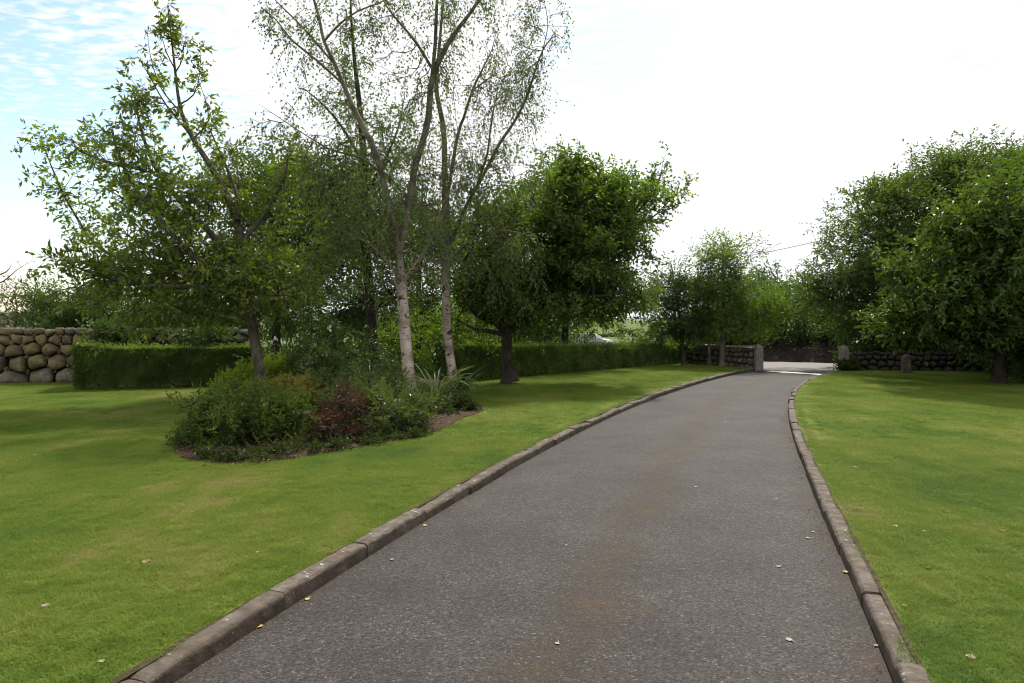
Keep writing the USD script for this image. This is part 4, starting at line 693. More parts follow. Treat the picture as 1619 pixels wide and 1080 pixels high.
lobed('broadleaf_tree', 'tall dark olive tree rising behind the glossy leaved tree', 24, (432, 570), (455, 260), [(440, 290, 70, 50), (400, 300, 45, 50), (470, 350, 80, 60), (500, 290, 50, 40), (420, 390, 60, 60), (510, 390, 50, 50), (550, 330, 50, 50), (450, 450, 70, 40)], 'olive', 'dark', 21, .10, .07)
lobed('broadleaf_tree', 'dark tree filling the gap between the middle birches beyond the hedge', 25, (660, 570), (665, 340), [(650, 400, 60, 55), (700, 360, 55, 60), (640, 470, 60, 45), (720, 440, 50, 60), (690, 510, 70, 40), (590, 510, 50, 35), (565, 440, 55, 40), (600, 360, 60, 50), (545, 490, 60, 30)], 'dark', 'dark', 22, .10, .065)
lobed('broadleaf_tree', 'dark crowned tree showing above the spreading tree from behind', 27, (893, 565), (900, 280), [(880, 285, 45, 35), (940, 330, 70, 55), (860, 340, 60, 50), (980, 370, 50, 45), (840, 470, 70, 40), (900, 440, 90, 50), (800, 500, 60, 30), (860, 515, 60, 18), (930, 490, 50, 22)], 'dark', 'dark', 23, .11, .075)
lobed('conifer_tree', 'dark feathery conifer above the boulder wall at far left', 25, (105, 560), (108, 455), [(105, 490, 38, 34), (150, 480, 45, 28), (70, 480, 24, 24), (130, 515, 70, 22)], 'dark', 'dark', 24, .14, .035, per=14, cl=34, dd=1.2, r0=.1)
lobed('broadleaf_tree', 'dense low tree behind the left hedge under the glossy leaved tree', 24, (290, 565), (290, 430), [(230, 480, 70, 40), (320, 470, 70, 50), (380, 500, 60, 40), (260, 520, 90, 25), (450, 490, 45, 40)], 'dark', 'dark', 25, .11, .06, dd=1.3, r0=.12)
lobed('broadleaf_tree', 'brownish thin leaved tree at the left picture edge beyond the wall', 29, (22, 555), (25, 465), [(20, 470, 36, 18), (-25, 475, 32, 25), (55, 480, 24, 16), (5, 505, 30, 10)], 'brown', 'dark', 26, .08, .05, per=7, dd=1.2, cl=22, r0=.08)
lobed('broadleaf_tree', 'small roadside tree nearest the end of the right hedge', 27.5, (1083, 576), (1066, 420), [(1062, 450, 38, 34), (1040, 480, 34, 30), (1085, 480, 36, 40), (1062, 525, 46, 20), (1090, 530, 36, 16)], 'gate', 'grey', 27, .085, .05, per=10, cl=48, dd=.9, r0=.10, cr=.26, shell=.7)
lobed('broadleaf_tree', 'slim tree with thin pale trunk second from the right hedge by the low wall', 27.2, (1122, 577), (1120, 420), [(1115, 475, 28, 36), (1128, 510, 38, 24), (1105, 520, 28, 20)], 'lime', 'pale', 28, .085, .05, per=11, cl=44, dd=.8, r0=.075, cr=.26)
lobed('broadleaf_tree', 'tallest small tree with airy pointed top beside the left gate post', 26.6, (1142, 578), (1145, 385), [(1143, 405, 40, 30), (1140, 440, 34, 30), (1172, 470, 56, 34), (1192, 495, 40, 30), (1160, 512, 58, 24), (1125, 455, 26, 26)], 'lime', 'pale', 29, .085, .052, per=11, cl=46, dd=1.0, r0=.12, cr=.27, shell=.6)
lobed('broadleaf_tree', 'bushy dark tree across the road above the left gate post', 40, (1208, 560), (1208, 425), [(1208, 445, 26, 22), (1190, 470, 30, 25), (1230, 470, 28, 24), (1245, 500, 30, 20)], 'dark', 'dark', 30, .16, .09, per=8, cl=50, dd=1.2, r0=.14)
lobed('broadleaf_tree', 'small dark tree across the road next to the big right tree', 41, (1272, 560), (1275, 432), [(1275, 450, 22, 16), (1265, 475, 30, 22), (1295, 480, 24, 24)], 'dark', 'dark', 31, .22, .06, per=8, cl=50, dd=1.2, r0=.14)
# right side
lobed('broadleaf_tree', 'huge dense tree rising beside the right gate post and sloping down to the road', 26, (1505, 588), (1500, 240), [(1495, 272, 56, 38), (1560, 265, 56, 40), (1425, 322, 64, 42), (1500, 330, 90, 55), (1370, 370, 60, 50), (1450, 400, 90, 55), (1335, 430, 44, 38), (1390, 460, 90, 45), (1312, 470, 40, 24), (1375, 500, 60, 26), (1480, 540, 90, 22), (1580, 330, 60, 70), (1470, 480, 90, 50), (1420, 525, 70, 22), (1280, 452, 24, 16)],
      'beech', 'dark', 32, .11, .066, per=12, cl=36, dd=2.4, cr=.36, r0=.24, zmin=1.35, limbs=13, flat=.4, up=.7, spread=.28)
lobed('broadleaf_tree', 'large dark tree at the right picture edge behind the huge dense tree', 28, (1640, 590), (1650, 240), [(1640, 285, 70, 50), (1600, 340, 60, 70), (1680, 360, 80, 90), (1570, 450, 70, 60), (1640, 480, 90, 60)], 'beech', 'dark', 33, .13, .08, per=11, cl=26, dd=2.2, cr=.4, r0=.24)
lobed('broadleaf_tree', 'lighter large leaved tree in front at the right picture edge', 18.6, (1578, 592), (1600, 300), [(1595, 320, 42, 45), (1630, 290, 36, 36), (1570, 400, 42, 40), (1620, 400, 60, 60), (1540, 460, 60, 32), (1480, 490, 45, 20), (1560, 500, 70, 30), (1450, 505, 26, 12), (1630, 490, 60, 40), (1520, 430, 40, 24), (1455, 520, 40, 16), (1545, 528, 54, 18), (1612, 530, 40, 24), (1500, 440, 90, 40, -1.5), (1590, 360, 70, 60, -2.2)],
      'oak', 'dark', 34, .13, .08, per=12, cl=30, dd=1.6, cr=.3, r0=.15, limbs=10, spread=.24, up=.65, flat=.5, z0=LZ)
# bare branched tree beyond the wall, mostly outside the frame
rng = R_(35); d = 24; f0 = at(-70, 560, d); f0[2] = 0
ske = [(np.array([(*f0, .12), (*at(-66, 480, d), .09), (*at(-62, 440, d), .06), (*at(-60, 390, d), .02)]), .5), (PL([(-64, 470, 0, .05), (-30, 455, 0, .035), (5, 445, 0, .024), (25, 428, .1, .014), (50, 412, .1, .005)], d), .3), (PL([(-63, 455, 0, .05), (-20, 440, -.3, .03), (10, 430, -.4, .02), (18, 418, -.4, .005)], d), .3)]
ate = stack(alongline(ske[1][0][:, :3], .28, 34, rng, .3), alongline(ske[2][0][:, :3], .28, 30, rng, .3)); t_ = thing('bare_tree', f0, label='leafless twiggy tree reaching in at the left picture edge', cat='tree')
for k_, (l_, s_) in enumerate(ske):
    q = spline(l_, .2); obj('trunk' if k_ == 0 else 'limb', tube(q[:, :3], q[:, 3], 7, .06, k_), BK['grey'], t_, smooth=True)
p0, p1, r0_, r1_, td = grow(ske, ate, rng, .005); obj('twigs', frustums(p0, p1, r0_, r1_, 3), BK['grey'], t_, smooth=True, kind='stuff')
# tree outside the frame whose twig hangs into the top right corner
rng = R_(36); d = 5.2; tip = at(1640, -8, d); f1 = np.array([6.3, 5.9, LZ])
skz = [(np.array([(*f1, .14), (6.35, 5.9, 2.0, .12), (6.3, 5.95, 3.6, .10), (6.4, 5.9, 5.2, .06), (6.5, 6.0, 6.4, .02)]), .4), (np.array([(6.3, 5.95, 3.7, .06), (5.6, 5.6, 4.5, .04), (4.6, 5.3, 4.62, .02), (*(tip + [.12, 0, .16]), .006)]), .3)]
atz = stack(np.array([[6.5, 6.0, 6.0]]) + rng.normal(0, .8, (130, 3)), alongline(skz[1][0][:, :3], .10, 12, rng, .5), np.array([tip + [.10, 0, .10], tip + [.16, .02, .07], tip + [.2, -.03, .04]]))
atz = atz[(atz[:, 0] > atz[:, 1] * .80 + .3) | (atz[:, 2] > EYE + .66 * atz[:, 1]) | (np.linalg.norm(atz - tip, axis=1) < .3)]
tree('broadleaf_tree', 'tree outside the frame whose leafy twig hangs into the top right corner', skz, atz, 'lime', 'grey', rng, 8, .12, .055, .13, out=.6, droop=.5, up=.5, four=True)

# clipped hedges: a dense skin of small leaves over dark twiggy stems
def hedge(name, label, a, b, depth, h0, h1, n, L, seed, group=None):
    """a, b: front foot at both ends; depth goes away from the camera."""
    rng = R_(seed); a, b = np.array(a, float), np.array(b, float); dv_ = norm(b - a); nn = np.array([-dv_[1], dv_[0], 0]); ln = np.linalg.norm(b - a); t = thing(name, a, label=label, cat='hedge')
    u_, top = rng.uniform(0, 1, n), rng.random(n); front = top < .56; side_ = (top > .94); w = rng.uniform(0, 1, n); v = rng.uniform(0, 1, n) ** .9
    h = h0 + (h1 - h0) * u_; h = h + .10 * (meshkit.fbm(np.column_stack([u_ * ln * 1.1, 0 * u_, 0 * u_]), 3, seed) - .5) * 1.4
    thick = np.abs(rng.normal(0, .045, n)); bulge = .34 * (meshkit.fbm(np.column_stack([u_ * ln * 2.6, v * 3, 0 * u_]), 4, seed + 1) - .5)
    x, y, z = u_ * ln, np.where(front, thick + bulge + .10 * (v > .85) * (v - .85) / .15, w * depth), np.where(front, v * h, h - thick)
    se = side_; x = np.where(se, np.where(rng.random(n) < .5, thick + bulge, ln - thick), x); y = np.where(se, w * depth, y); z = np.where(se, v * h, z)
    keep = rng.random(n) < np.where(front, .25 + .75 * np.clip(v * 4, 0, 1), 1); x, y, z, front = x[keep], y[keep], z[keep], front[keep]
    P = a + x[:, None] * dv_ + y[:, None] * nn + z[:, None] * [0, 0, 1]; m_ = len(P)
    D = norm(np.where(front[:, None], -nn * .35 + np.array([0, 0, .75]), np.array([0, 0, 1.0])) + rng.normal(0, .55, (m_, 3)))
    stray = rng.random(m_) < .04; P[stray] += D[stray] * rng.uniform(.03, .14, (stray.sum(), 1))
    bs = np.where(front[:, None], -nn * .75 + np.array([0, 0, .55]), np.array([0, 0, 1.0]))
    obj('foliage', leaf_mesh(P, D, rng, L, L * .52, up=.6, bias=bs), LM['hedge'], t)
    k = int(ln / .28); fx = (np.arange(k) + rng.uniform(.2, .8, k)) / k * ln; p0 = a + fx[:, None] * dv_ + (depth * rng.uniform(.25, .75, k))[:, None] * nn; parts = []
    for q in p0:
        for r in range(5):
            e = q + dv_ * rng.normal(0, .18) + nn * rng.normal(0, depth * .2) + np.array([0, 0, min(h0, h1) * rng.uniform(.6, .92)]); mid = (q + e) / 2 + rng.normal(0, .05, 3); parts.append(tube(np.array([q - [0, 0, .05], mid, e]), np.array([.022, .015, .007]), 4))
    obj('stems', merge(parts), BK['dark'], t, kind='stuff')
    ki = int(ln * h0 * 240); Q = a + (rng.uniform(.02, .98, ki) * ln)[:, None] * dv_ + (rng.uniform(.2, .9, ki) * depth)[:, None] * nn + (rng.uniform(.1, .9, ki) * min(h0, h1))[:, None] * [0, 0, 1]
    obj('inner_foliage', leaf_mesh(Q, norm(rng.normal(0, 1, (ki, 3))), rng, .10, .07, up=.3), LM['hedge'], t)
hedge('clipped_hedge', 'low clipped hedge in front of the boulder wall on the left lawn', gnd(116, 618, LZ), gnd(420, 609, LZ), 1.1, 1.04, 1.0, 46000, .066, 51)
hedge('clipped_hedge', 'long clipped hedge receding from the spreading tree to the roadside trees', gnd(732, 604, LZ) , gnd(1088, 573.5, LZ), 1.0, 1.0, .78, 62000, .072, 52)

# shrubs of the bed
def bedz(x, y): return LZ + .06
def mound(lobes, cl, m, cr, rng, flat=.6, shell=.35):
    return stack(*[ell(px_, py_, rx, ry, d_, dd, max(3, int(cl * n_)), m, cr, rng, flat, shell) for px_, py_, rx, ry, d_, dd, n_ in lobes])
def foot(px_, d_): p = at(px_, 600, d_); p[2] = LZ + .08; return p
rng = R_(61)
a = mound([(375, 672, 84, 50, 9.0, .8, 2.0), (445, 672, 60, 52, 9.0, .75, 1.4), (334, 674, 34, 42, 9.1, .5, 1.0), (405, 632, 64, 28, 9.8, .8, 1.0), (400, 700, 90, 22, 8.6, .5, .9)], 22, 12, .10, rng)
a = a[a[:, 2] > LZ + .06]; shrub('azalea_shrub', 'rounded bushy green azalea at the left front of the bed', foot(390, 9.3), a, 'azalea', rng, 12, .05, .024, .075, up=.5, out=.9)
rng = R_(62); a = mound([(545, 668, 44, 44, 9.4, .6, 1.3), (520, 690, 46, 28, 9.0, .5, .9)], 22, 10, .09, rng); a = a[a[:, 2] > LZ + .08]
shrub('red_shrub', 'dark red leaved shrub in the middle front of the bed', foot(540, 9.5), a, 'red', rng, 12, .06, .014, .085, up=.35)
rng = R_(63); a = mound([(612, 662, 66, 40, 9.9, .7, 1.6), (658, 660, 32, 30, 10.3, .5, .7), (590, 626, 54, 28, 10.9, .6, 1.0)], 18, 10, .10, rng); a = a[a[:, 2] > LZ + .08]
shrub('pieris_shrub', 'narrow leaved shrub with reddish tips in front of the forked birch', foot(610, 10.2), a, 'pieris', rng, 13, .085, .022, .09, up=.55, out=.8)
rng = R_(64); a = mound([(440, 622, 42, 22, 11.3, .5, 1.0), (470, 635, 36, 20, 11.0, .45, .6)], 20, 10, .10, rng)
shrub('golden_shrub', 'yellow orange tinted shrub to the right of the glossy leaved trunk', foot(450, 11.2), a, 'gold', rng, 13, .06, .022, .08)
rng = R_(65); a = mound([(386, 606, 26, 22, 14.4, .5, 1.0), (372, 622, 22, 20, 14.2, .4, .5), (432, 580, 26, 30, 15.2, .5, .7)], 20, 10, .12, rng)
shrub('lemon_shrub', 'bright lemon green shrub behind the foot of the glossy leaved tree', foot(386, 14.4), a, 'lemon', rng, 12, .075, .03, .1)
rng = R_(66); a = mound([(520, 560, 70, 42, 16.4, .8, 1.6), (470, 580, 60, 30, 16.0, .7, 1.0), (570, 585, 50, 30, 15.6, .6, .8), (520, 590, 60, 24, 14.8, .6, .7)], 20, 10, .16, rng)
rh = shrub('rhododendron_shrub', 'big dark rhododendron with pale flowers behind the bed', foot(520, 16.2), a, 'rhodo', rng, 11, .13, .042, .15, up=.6, four=True)
for px_, py_, s_ in ((521, 520, .075), (470, 531, .05), (478, 536, .04), (545, 538, .05), (436, 536, .06), (419, 547, .06), (430, 541, .045), (560, 545, .03), (500, 545, .035)):
    c_ = at(px_, py_, 15.6); pet = [leaf_mesh(np.repeat(c_[None], 9, 0), norm(rng.normal(0, 1, (9, 3)) + [0, -.5, .5]), rng, s_ * 1.2, s_ * .8, up=.2)]
    obj('flower', pet[0], plain('petal_white', (.75, .72, .62), .6, .3, var=.1) if 'pw' not in globals() else pw, rh); pw = UsdShade.Material.Get(stage, '/World/Looks/petal_white')
rng = R_(67); a = mound([(530, 620, 60, 24, 12.2, .6, 1.2), (600, 612, 45, 24, 12.6, .6, .8), (565, 640, 50, 20, 11.4, .5, .8)], 18, 10, .12, rng)
shrub('rhododendron_shrub', 'mid green leafy shrub in the centre of the bed', foot(560, 12.2), a, 'rhodo', rng, 12, .10, .03, .11, up=.5)
rng = R_(68); a = mound([(700, 560, 40, 40, 19.5, .7, 1.0), (735, 510, 50, 30, 20.6, .6, .8), (650, 545, 50, 40, 20.2, .7, 1.0)], 22, 10, .2, rng)
shrub('leafy_shrub', 'tall loose green shrub behind the black flecked birch', foot(715, 19.8), a, 'lime', rng, 11, .11, .045, .19)
rng = R_(69); a = mound([(685, 655, 26, 12, 11.8, .35, .8), (725, 645, 26, 14, 12.4, .35, .8), (665, 660, 20, 10, 11.4, .3, .5)], 16, 9, .08, rng); a = a[a[:, 2] > LZ + .05]
shrub('low_plant', 'low pale leaved plant at the right end of the bed', foot(700, 12.0), a, 'small', rng, 10, .09, .045, .09, stems=3, r=.008, cat='plant')
rng = R_(70); a = stack(*[ell(x_, y_, 22, 7, gnd(x_, y_ + 3, LZ)[1] ,   .16, 5, 6, .05, rng) for x_, y_ in ((330, 722), (370, 724), (410, 723), (450, 718), (490, 713), (530, 707), (570, 700), (610, 694), (650, 688))]); a[:, 2] = np.maximum(a[:, 2], LZ + .05)
shrub('ground_cover', 'low leafy ground cover along the front rim of the bed', foot(470, 8.3), a, 'small', rng, 7, .05, .03, .06, stems=2, r=.006, cat='plant')
rng = R_(71); a = mound([(180, 532, 28, 16, 17.9, .3, 1.0), (170, 545, 24, 12, 17.9, .3, .6), (330, 535, 60, 14, 18.0, .3, .8)], 18, 9, .15, rng)
shrub('wall_climber', 'green climber draped over the boulder wall above the left hedge', foot(180, 17.9), a, 'dark', rng, 12, .08, .05, .14, cat='climber')
rng = R_(72); a = mound([(1352, 580, 12, 7, 23.9, .25, 1.0)], 10, 8, .07, rng); a[:, 2] = np.maximum(a[:, 2], .06); q_ = foot(1343, 23.8); q_[2] = .02
shrub('leafy_weed', 'small bright weed at the foot of the right gate post', q_, a - (a.mean(0) - q_) * [1, 1, 0], 'small', rng, 10, .09, .05, .09, stems=3, r=.006, cat='plant')

# strap leaved clumps: every long leaf is a part
def strap_clump(name, label, base, n, ln, w, leaf, seed, spread=.18):
    rng = R_(seed); t = thing(name, base, label=label, cat='plant')
    for k in range(n):
        a = rng.uniform(0, 6.28); o = np.array([math.cos(a), math.sin(a), 0]); b = base + o * rng.uniform(.0, spread) + np.array([0, 0, -.02]); L = ln * rng.uniform(.65, 1.2); lean = rng.uniform(.55, 1.25); s = np.linspace(0, 1, 8)
        th = .12 + lean * 1.0 * s * 1.9; dx = np.cumsum(np.sin(th)) / 8 * L; dz = np.cumsum(np.cos(th)) / 8 * L; c = b + dx[:, None] * o + dz[:, None] * [0, 0, 1]; sd = np.cross(o, [0, 0, 1]); ww = w * np.array([.6, .9, 1, 1, .95, .8, .5, .06])[:, None] / 2
        sd = sd + rng.normal(0, .12, 3); mid = c + np.array([0, 0, -.006]); v = np.stack([c - sd * ww, mid, c + sd * ww], 1).reshape(-1, 3); obj('leaf', (v, grid_faces(8, 3)), LM[leaf], t, smooth=True)
strap_clump('strap_leaved_plant', 'variegated strap leaved clump arching right of the forked birch', foot(690, 12.9), 60, .95, .034, 'strap2', 81)
strap_clump('strap_leaved_plant', 'strap leaved clump at the foot of the black flecked birch', foot(728, 14.2), 45, .85, .034, 'strap', 82)
strap_clump('strap_leaved_plant', 'dark green grassy strap leaved clump left of centre in the bed', foot(520, 12.9), 60, .95, .026, 'strap', 83)
strap_clump('strap_leaved_plant', 'dark strap leaved clump beside the dark barked birch', foot(585, 14.4), 50, 1.0, .03, 'strap', 84)
strap_clump('strap_leaved_plant', 'grassy strap leaved clump just left of the forked birch foot', foot(628, 13.9), 45, .9, .028, 'strap', 85)
red = plain('petal_red', (.32, .03, .03), .5, .3, var=.2)
for k, (px_, py_, d_, s_) in enumerate(((565, 692, 9.1, .05), (613, 662, 9.5, .03), (608, 612, 11.2, .035), (528, 660, 9.3, .03))):
    rng = R_(90 + k); c_ = at(px_, py_, d_); tg = thing('red_flower', c_, label=('lowest red flower head near the front rim of the bed', 'red flower head on the narrow leaved shrub', 'red flower head deep in the bed left of the forked birch', 'red flower head on the dark red leaved shrub')[k], cat='flower')
    obj('petals', leaf_mesh(np.repeat(c_[None], 14, 0), norm(rng.normal(0, 1, (14, 3)) + [0, -.4, .4]), rng, s_, s_ * .6, up=.2), red, tg); obj('stalk', tube(np.array([c_ - [0, 0, .18], c_ - [0, -.01, .08], c_]), .004, 4), BK['olive'], tg)

# beyond the gate: bank and hedgerow along the far side of the road
bp = [e0 + rdir * k for k in np.linspace(-3.5, 40, 90)]; rows_ = []
for off, z in ((0.0, -.02), (.25, .10), (.8, .32), (1.5, .62), (2.6, .9), (5, 1.0)):
    rows_.append(np.array([(*(p - rn * off), z) for p in bp]))
bk = np.array(rows_); bk[1:, :, 2] += .22 * (meshkit.fbm(bk[1:] * 1.3, 3, 6) - .5); bk[1:4, :, :2] += .1 * (meshkit.fbm(bk[1:4] * 2, 2, 9)[..., None] - .5)
obj('bank', (bk.reshape(-1, 3), grid_faces(6, 90)), BANKSOIL, smooth=True, kind='structure', label='brown leaf littered bank along the far side of the road')
def hedgerow(name, label, p_list, n, L, leaf, seed, dens=1.0, cat='hedge'):
    """p_list: (x, y, z0, z1, half depth) blobs along a line."""
    rng = R_(seed); P, D = [], []; t = thing(name, (p_list[0][0], p_list[0][1], p_list[0][2]), label=label, cat=cat); tot = sum((q[3] - q[2]) for q in p_list); st = []
    for x, y, z0, z1, w in p_list:
        k = int(n * (z1 - z0) / tot); dr = norm(rng.normal(0, 1, (k, 3))); cc = np.array([x, y, (z0 + z1) / 2]); cl_ = norm(rng.normal(0, 1, (max(6, k // 60), 3))); j = rng.integers(0, len(cl_), k)
        p = cl_[j] * rng.uniform(.55, 1.0, (len(cl_), 1))[j] + rng.normal(0, .13, (k, 3)); P.append(cc + p * [w, w, (z1 - z0) / 2]); D.append(norm(p + rng.normal(0, .6, (k, 3))))
        for r in range(3):
            b = np.array([x + rng.normal(0, w * .3), y + rng.normal(0, w * .3), z0 - .1]); st.append(tube(np.array([b, (b + cc) / 2 + rng.normal(0, .15, 3), cc + rng.normal(0, .3, 3) + [0, 0, (z1 - z0) * .25]]), np.array([.05, .035, .015]), 5))
    P = np.vstack(P); P[:, 2] = np.maximum(P[:, 2], min(q[2] for q in p_list) + .02)
    obj('foliage', leaf_mesh(P, np.vstack(D), rng, L, L * .55, up=.5), LM[leaf], t); obj('stems', merge(st), BK['dark'], t, kind='stuff')
rng = R_(95); hp = []
for k in np.arange(-2.5, 26, .95):
    p = e0 + rdir * k - rn * (2.6 + rng.uniform(-.2, .4)); hp.append((p[0], p[1], .2, 2.9 + rng.uniform(-.3, .6), 1.3)); 
    p = p - rn * 1.2; hp.append((p[0], p[1], .5, 3.6 + rng.uniform(-.4, .6), 1.4))
hedgerow('hedgerow', 'dark overgrown hedgerow on the bank facing the gateway', hp, 72000, .17, 'dark', 96)
hp = []
for k in np.arange(-7.6, -1.0, .6):
    p = e0 + rdir * k - rn * (2.4 + rng.uniform(-.2, .4)); hp.append((p[0], p[1], .0, 1.0 + (k + 7.6) * .42 + rng.uniform(-.2, .3), 1.1))
hedgerow('hedgerow', 'sunlit sloping hedgerow beyond the far end of the right hedge', hp, 16000, .11, 'field', 97)
hp = []
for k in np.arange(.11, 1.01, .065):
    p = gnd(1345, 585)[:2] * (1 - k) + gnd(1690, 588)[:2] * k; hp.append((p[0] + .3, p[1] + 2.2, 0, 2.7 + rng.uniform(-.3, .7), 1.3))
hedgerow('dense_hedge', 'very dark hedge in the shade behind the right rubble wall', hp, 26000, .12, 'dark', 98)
hp = []
for k in np.arange(0, 1.01, .1):
    p = gnd(1530, 592)[:2] * (1 - k) + gnd(1720, 625)[:2] * k; hp.append((p[0] + 1.2, p[1] + .9, 0, 2.6 + rng.uniform(-.3, .5), 1.2))
hedgerow('dense_hedge', 'dark boundary hedge along the right edge of the right lawn', hp, 26000, .11, 'dark', 99)
q_ = at(1616, 545, 18.2); hedgerow('leafy_shrub', 'lighter leaved shrub low at the right picture edge', [(q_[0] + .35, q_[1], .1, 1.7, .55)], 1500, .13, 'oak', 100, cat='shrub')
hp = []
for x_ in np.arange(-60, 905, 26):
    p = at(x_, 520, 30 + rng.uniform(-1, 1)); hp.append((p[0], p[1], -.1, 2.2 + rng.uniform(-.4, .7) - (.5 if x_ < 60 else 0), 1.1))
hedgerow('field_hedge', 'dark overgrown hedge behind the boulder wall and the birches', hp, 40000, .13, 'dark', 104)
hp = []
for k in np.linspace(-1, 1, 30): hp.append((60 + k * 90, 150 + 8 * rng.normal(), terrain(np.array(60 + k * 90), np.array(150.)) - .5, terrain(np.array(0.), np.array(150.)) + rng.uniform(1.5, 3.5), 4.5))
hedgerow('far_hedgerow', 'distant field hedge below the far hills', hp, 9000, .7, 'dark', 101)
hp = []
for k in np.linspace(0, 1, 16):
    p = np.array([1.0, 33.0]) * (1 - k) + np.array([7.0, 36.5]) * k; hp.append((p[0], p[1], -.1, (1.5 if k < .30 else .66) + rng.uniform(-.1, .15), .8))
hedgerow('field_hedge', 'low dark field hedge beyond the right hedge below the parked car', hp, 10000, .1, 'dark', 102)
# ------------------------------------------------------------------ car, house, cable, fallen leaves
def prism(profile, y0, y1, inset=None):
    """A side profile (x, z) spanned across y; inset pulls the points above a height inwards."""
    p = np.array(profile, float); n_ = len(p); s = np.zeros(n_) if inset is None else inset
    v = np.vstack([np.column_stack([p[:, 0], y0 + s, p[:, 1]]), np.column_stack([p[:, 0], y1 - s, p[:, 1]])])
    tv, tf = trimesh.creation.triangulate_polygon(Polygon(p), engine='earcut'); k = cKDTree(p).query(tv)[1]; tf = k[np.array(tf)]
    i = np.arange(n_); j = (i + 1) % n_
    f = np.vstack([tf, tf[:, ::-1] + n_, np.stack([i, j, j + n_], 1), np.stack([i, j + n_, i + n_], 1)]); m_ = trimesh.Trimesh(v, f, process=False); m_.fix_normals(); return np.array(m_.vertices), np.array(m_.faces)
SILVER = plain('silver_paint', (.20, .205, .215), .45, .3, metallic=.0, var=.03); GLASS = plain('dark_glass', (.02, .025, .03), .06, .8, var=.05); RUBBER = plain('tyre_rubber', (.02, .02, .02), .85, .2); ALLOY = plain('wheel_alloy', (.5, .5, .5), .35, .5, metallic=.7, var=.05); LAMP = plain('lamp_red', (.35, .02, .02), .3, .5); LAMPW = plain('lamp_clear', (.6, .6, .6), .15, .6); TRIM = plain('black_trim', (.025, .025, .025), .6, .3)
cp = at(935, 540, 76); cp[2] = float(terrain(np.array(cp[0]), np.array(cp[1])))
car = thing('parked_car', cp, math.radians(-32), label='silver estate car parked beyond the right hedge', cat='car')
def cpart(name, mesh, m_, parent=car, **kw): return obj(name, mesh, m_, parent, world=False, **kw)
low = [(-2.25, .35), (-2.28, .75), (-2.2, .98), (-1.2, 1.0), (.85, 1.0), (1.6, .92), (2.15, .78), (2.27, .6), (2.25, .32), (1.75, .25), (-1.8, .25)]
bd = cpart('body', prism(low, -.88, .88, np.array([0, 0, .05, .05, .05, .07, .1, .06, .04, .02, .02])), SILVER)
up_ = [(-2.15, .97), (-1.85, 1.43), (-1.4, 1.5), (.1, 1.5), (.45, 1.44), (1.2, .98)]
cpart('roof', prism(up_, -.80, .80, np.array([.0, .16, .2, .2, .18, .02])), SILVER)
for s in (-1, 1):
    for k, w in enumerate(([(-1.98, 1.03), (-1.72, 1.38), (-1.05, 1.41), (-1.05, 1.03)], [(-.98, 1.03), (-.98, 1.42), (-.15, 1.42), (-.15, 1.03)], [(-.08, 1.03), (-.08, 1.42), (.3, 1.39), (.92, 1.03)])):
        pts = np.array([(x, s * (.795 - .2 * (z - .97) / .5 + .02), z) for x, z in w]); pts2 = pts - [0, s * .03, 0]
        cpart('side_window', trimesh.convex.convex_hull(np.vstack([pts, pts2])), GLASS)
    for x in (-1.38, 1.4):
        c = trimesh.creation.cylinder(.32, .2, sections=20); c.apply_transform(trimesh.transformations.rotation_matrix(np.pi / 2, [1, 0, 0])); c.apply_translation([x, s * .82, .32]); wl = cpart('wheel', c, RUBBER)
        c = trimesh.creation.cylinder(.2, .03, sections=16); c.apply_transform(trimesh.transformations.rotation_matrix(np.pi / 2, [1, 0, 0])); c.apply_translation([x, s * .93, .32]); obj('rim', c, ALLOY, wl, world=False)
    b_ = trimesh.creation.box((.06, .26, .3)); b_.apply_translation([-2.27, s * .68, .8]); cpart('tail_light', b_, LAMP)
    b_ = trimesh.creation.box((.16, .34, .15)); b_.apply_translation([2.19, s * .6, .68]); cpart('headlight', b_, LAMPW)
    b_ = trimesh.creation.box((.14, .16, .12)); b_.apply_translation([.75, s * .93, 1.06]); cpart('mirror', b_, SILVER)
rwp = np.array([(-2.13, -.6, 1.04), (-2.13, .6, 1.04), (-1.9, -.52, 1.38), (-1.9, .52, 1.38)]); cpart('rear_window', trimesh.convex.convex_hull(np.vstack([rwp, rwp - [.025, 0, 0]])), GLASS)
rwp = np.array([(1.16, -.64, 1.02), (1.16, .64, 1.02), (.52, -.54, 1.41), (.52, .54, 1.41)]); cpart('windscreen', trimesh.convex.convex_hull(np.vstack([rwp, rwp + [.02, 0, .012]])), GLASS)
b_ = trimesh.creation.box((.12, 1.7, .18)); b_.apply_translation([-2.27, 0, .45]); cpart('bumper', b_, TRIM)
b_ = trimesh.creation.box((.1, 1.66, .2)); b_.apply_translation([2.24, 0, .42]); cpart('bumper', b_, TRIM)

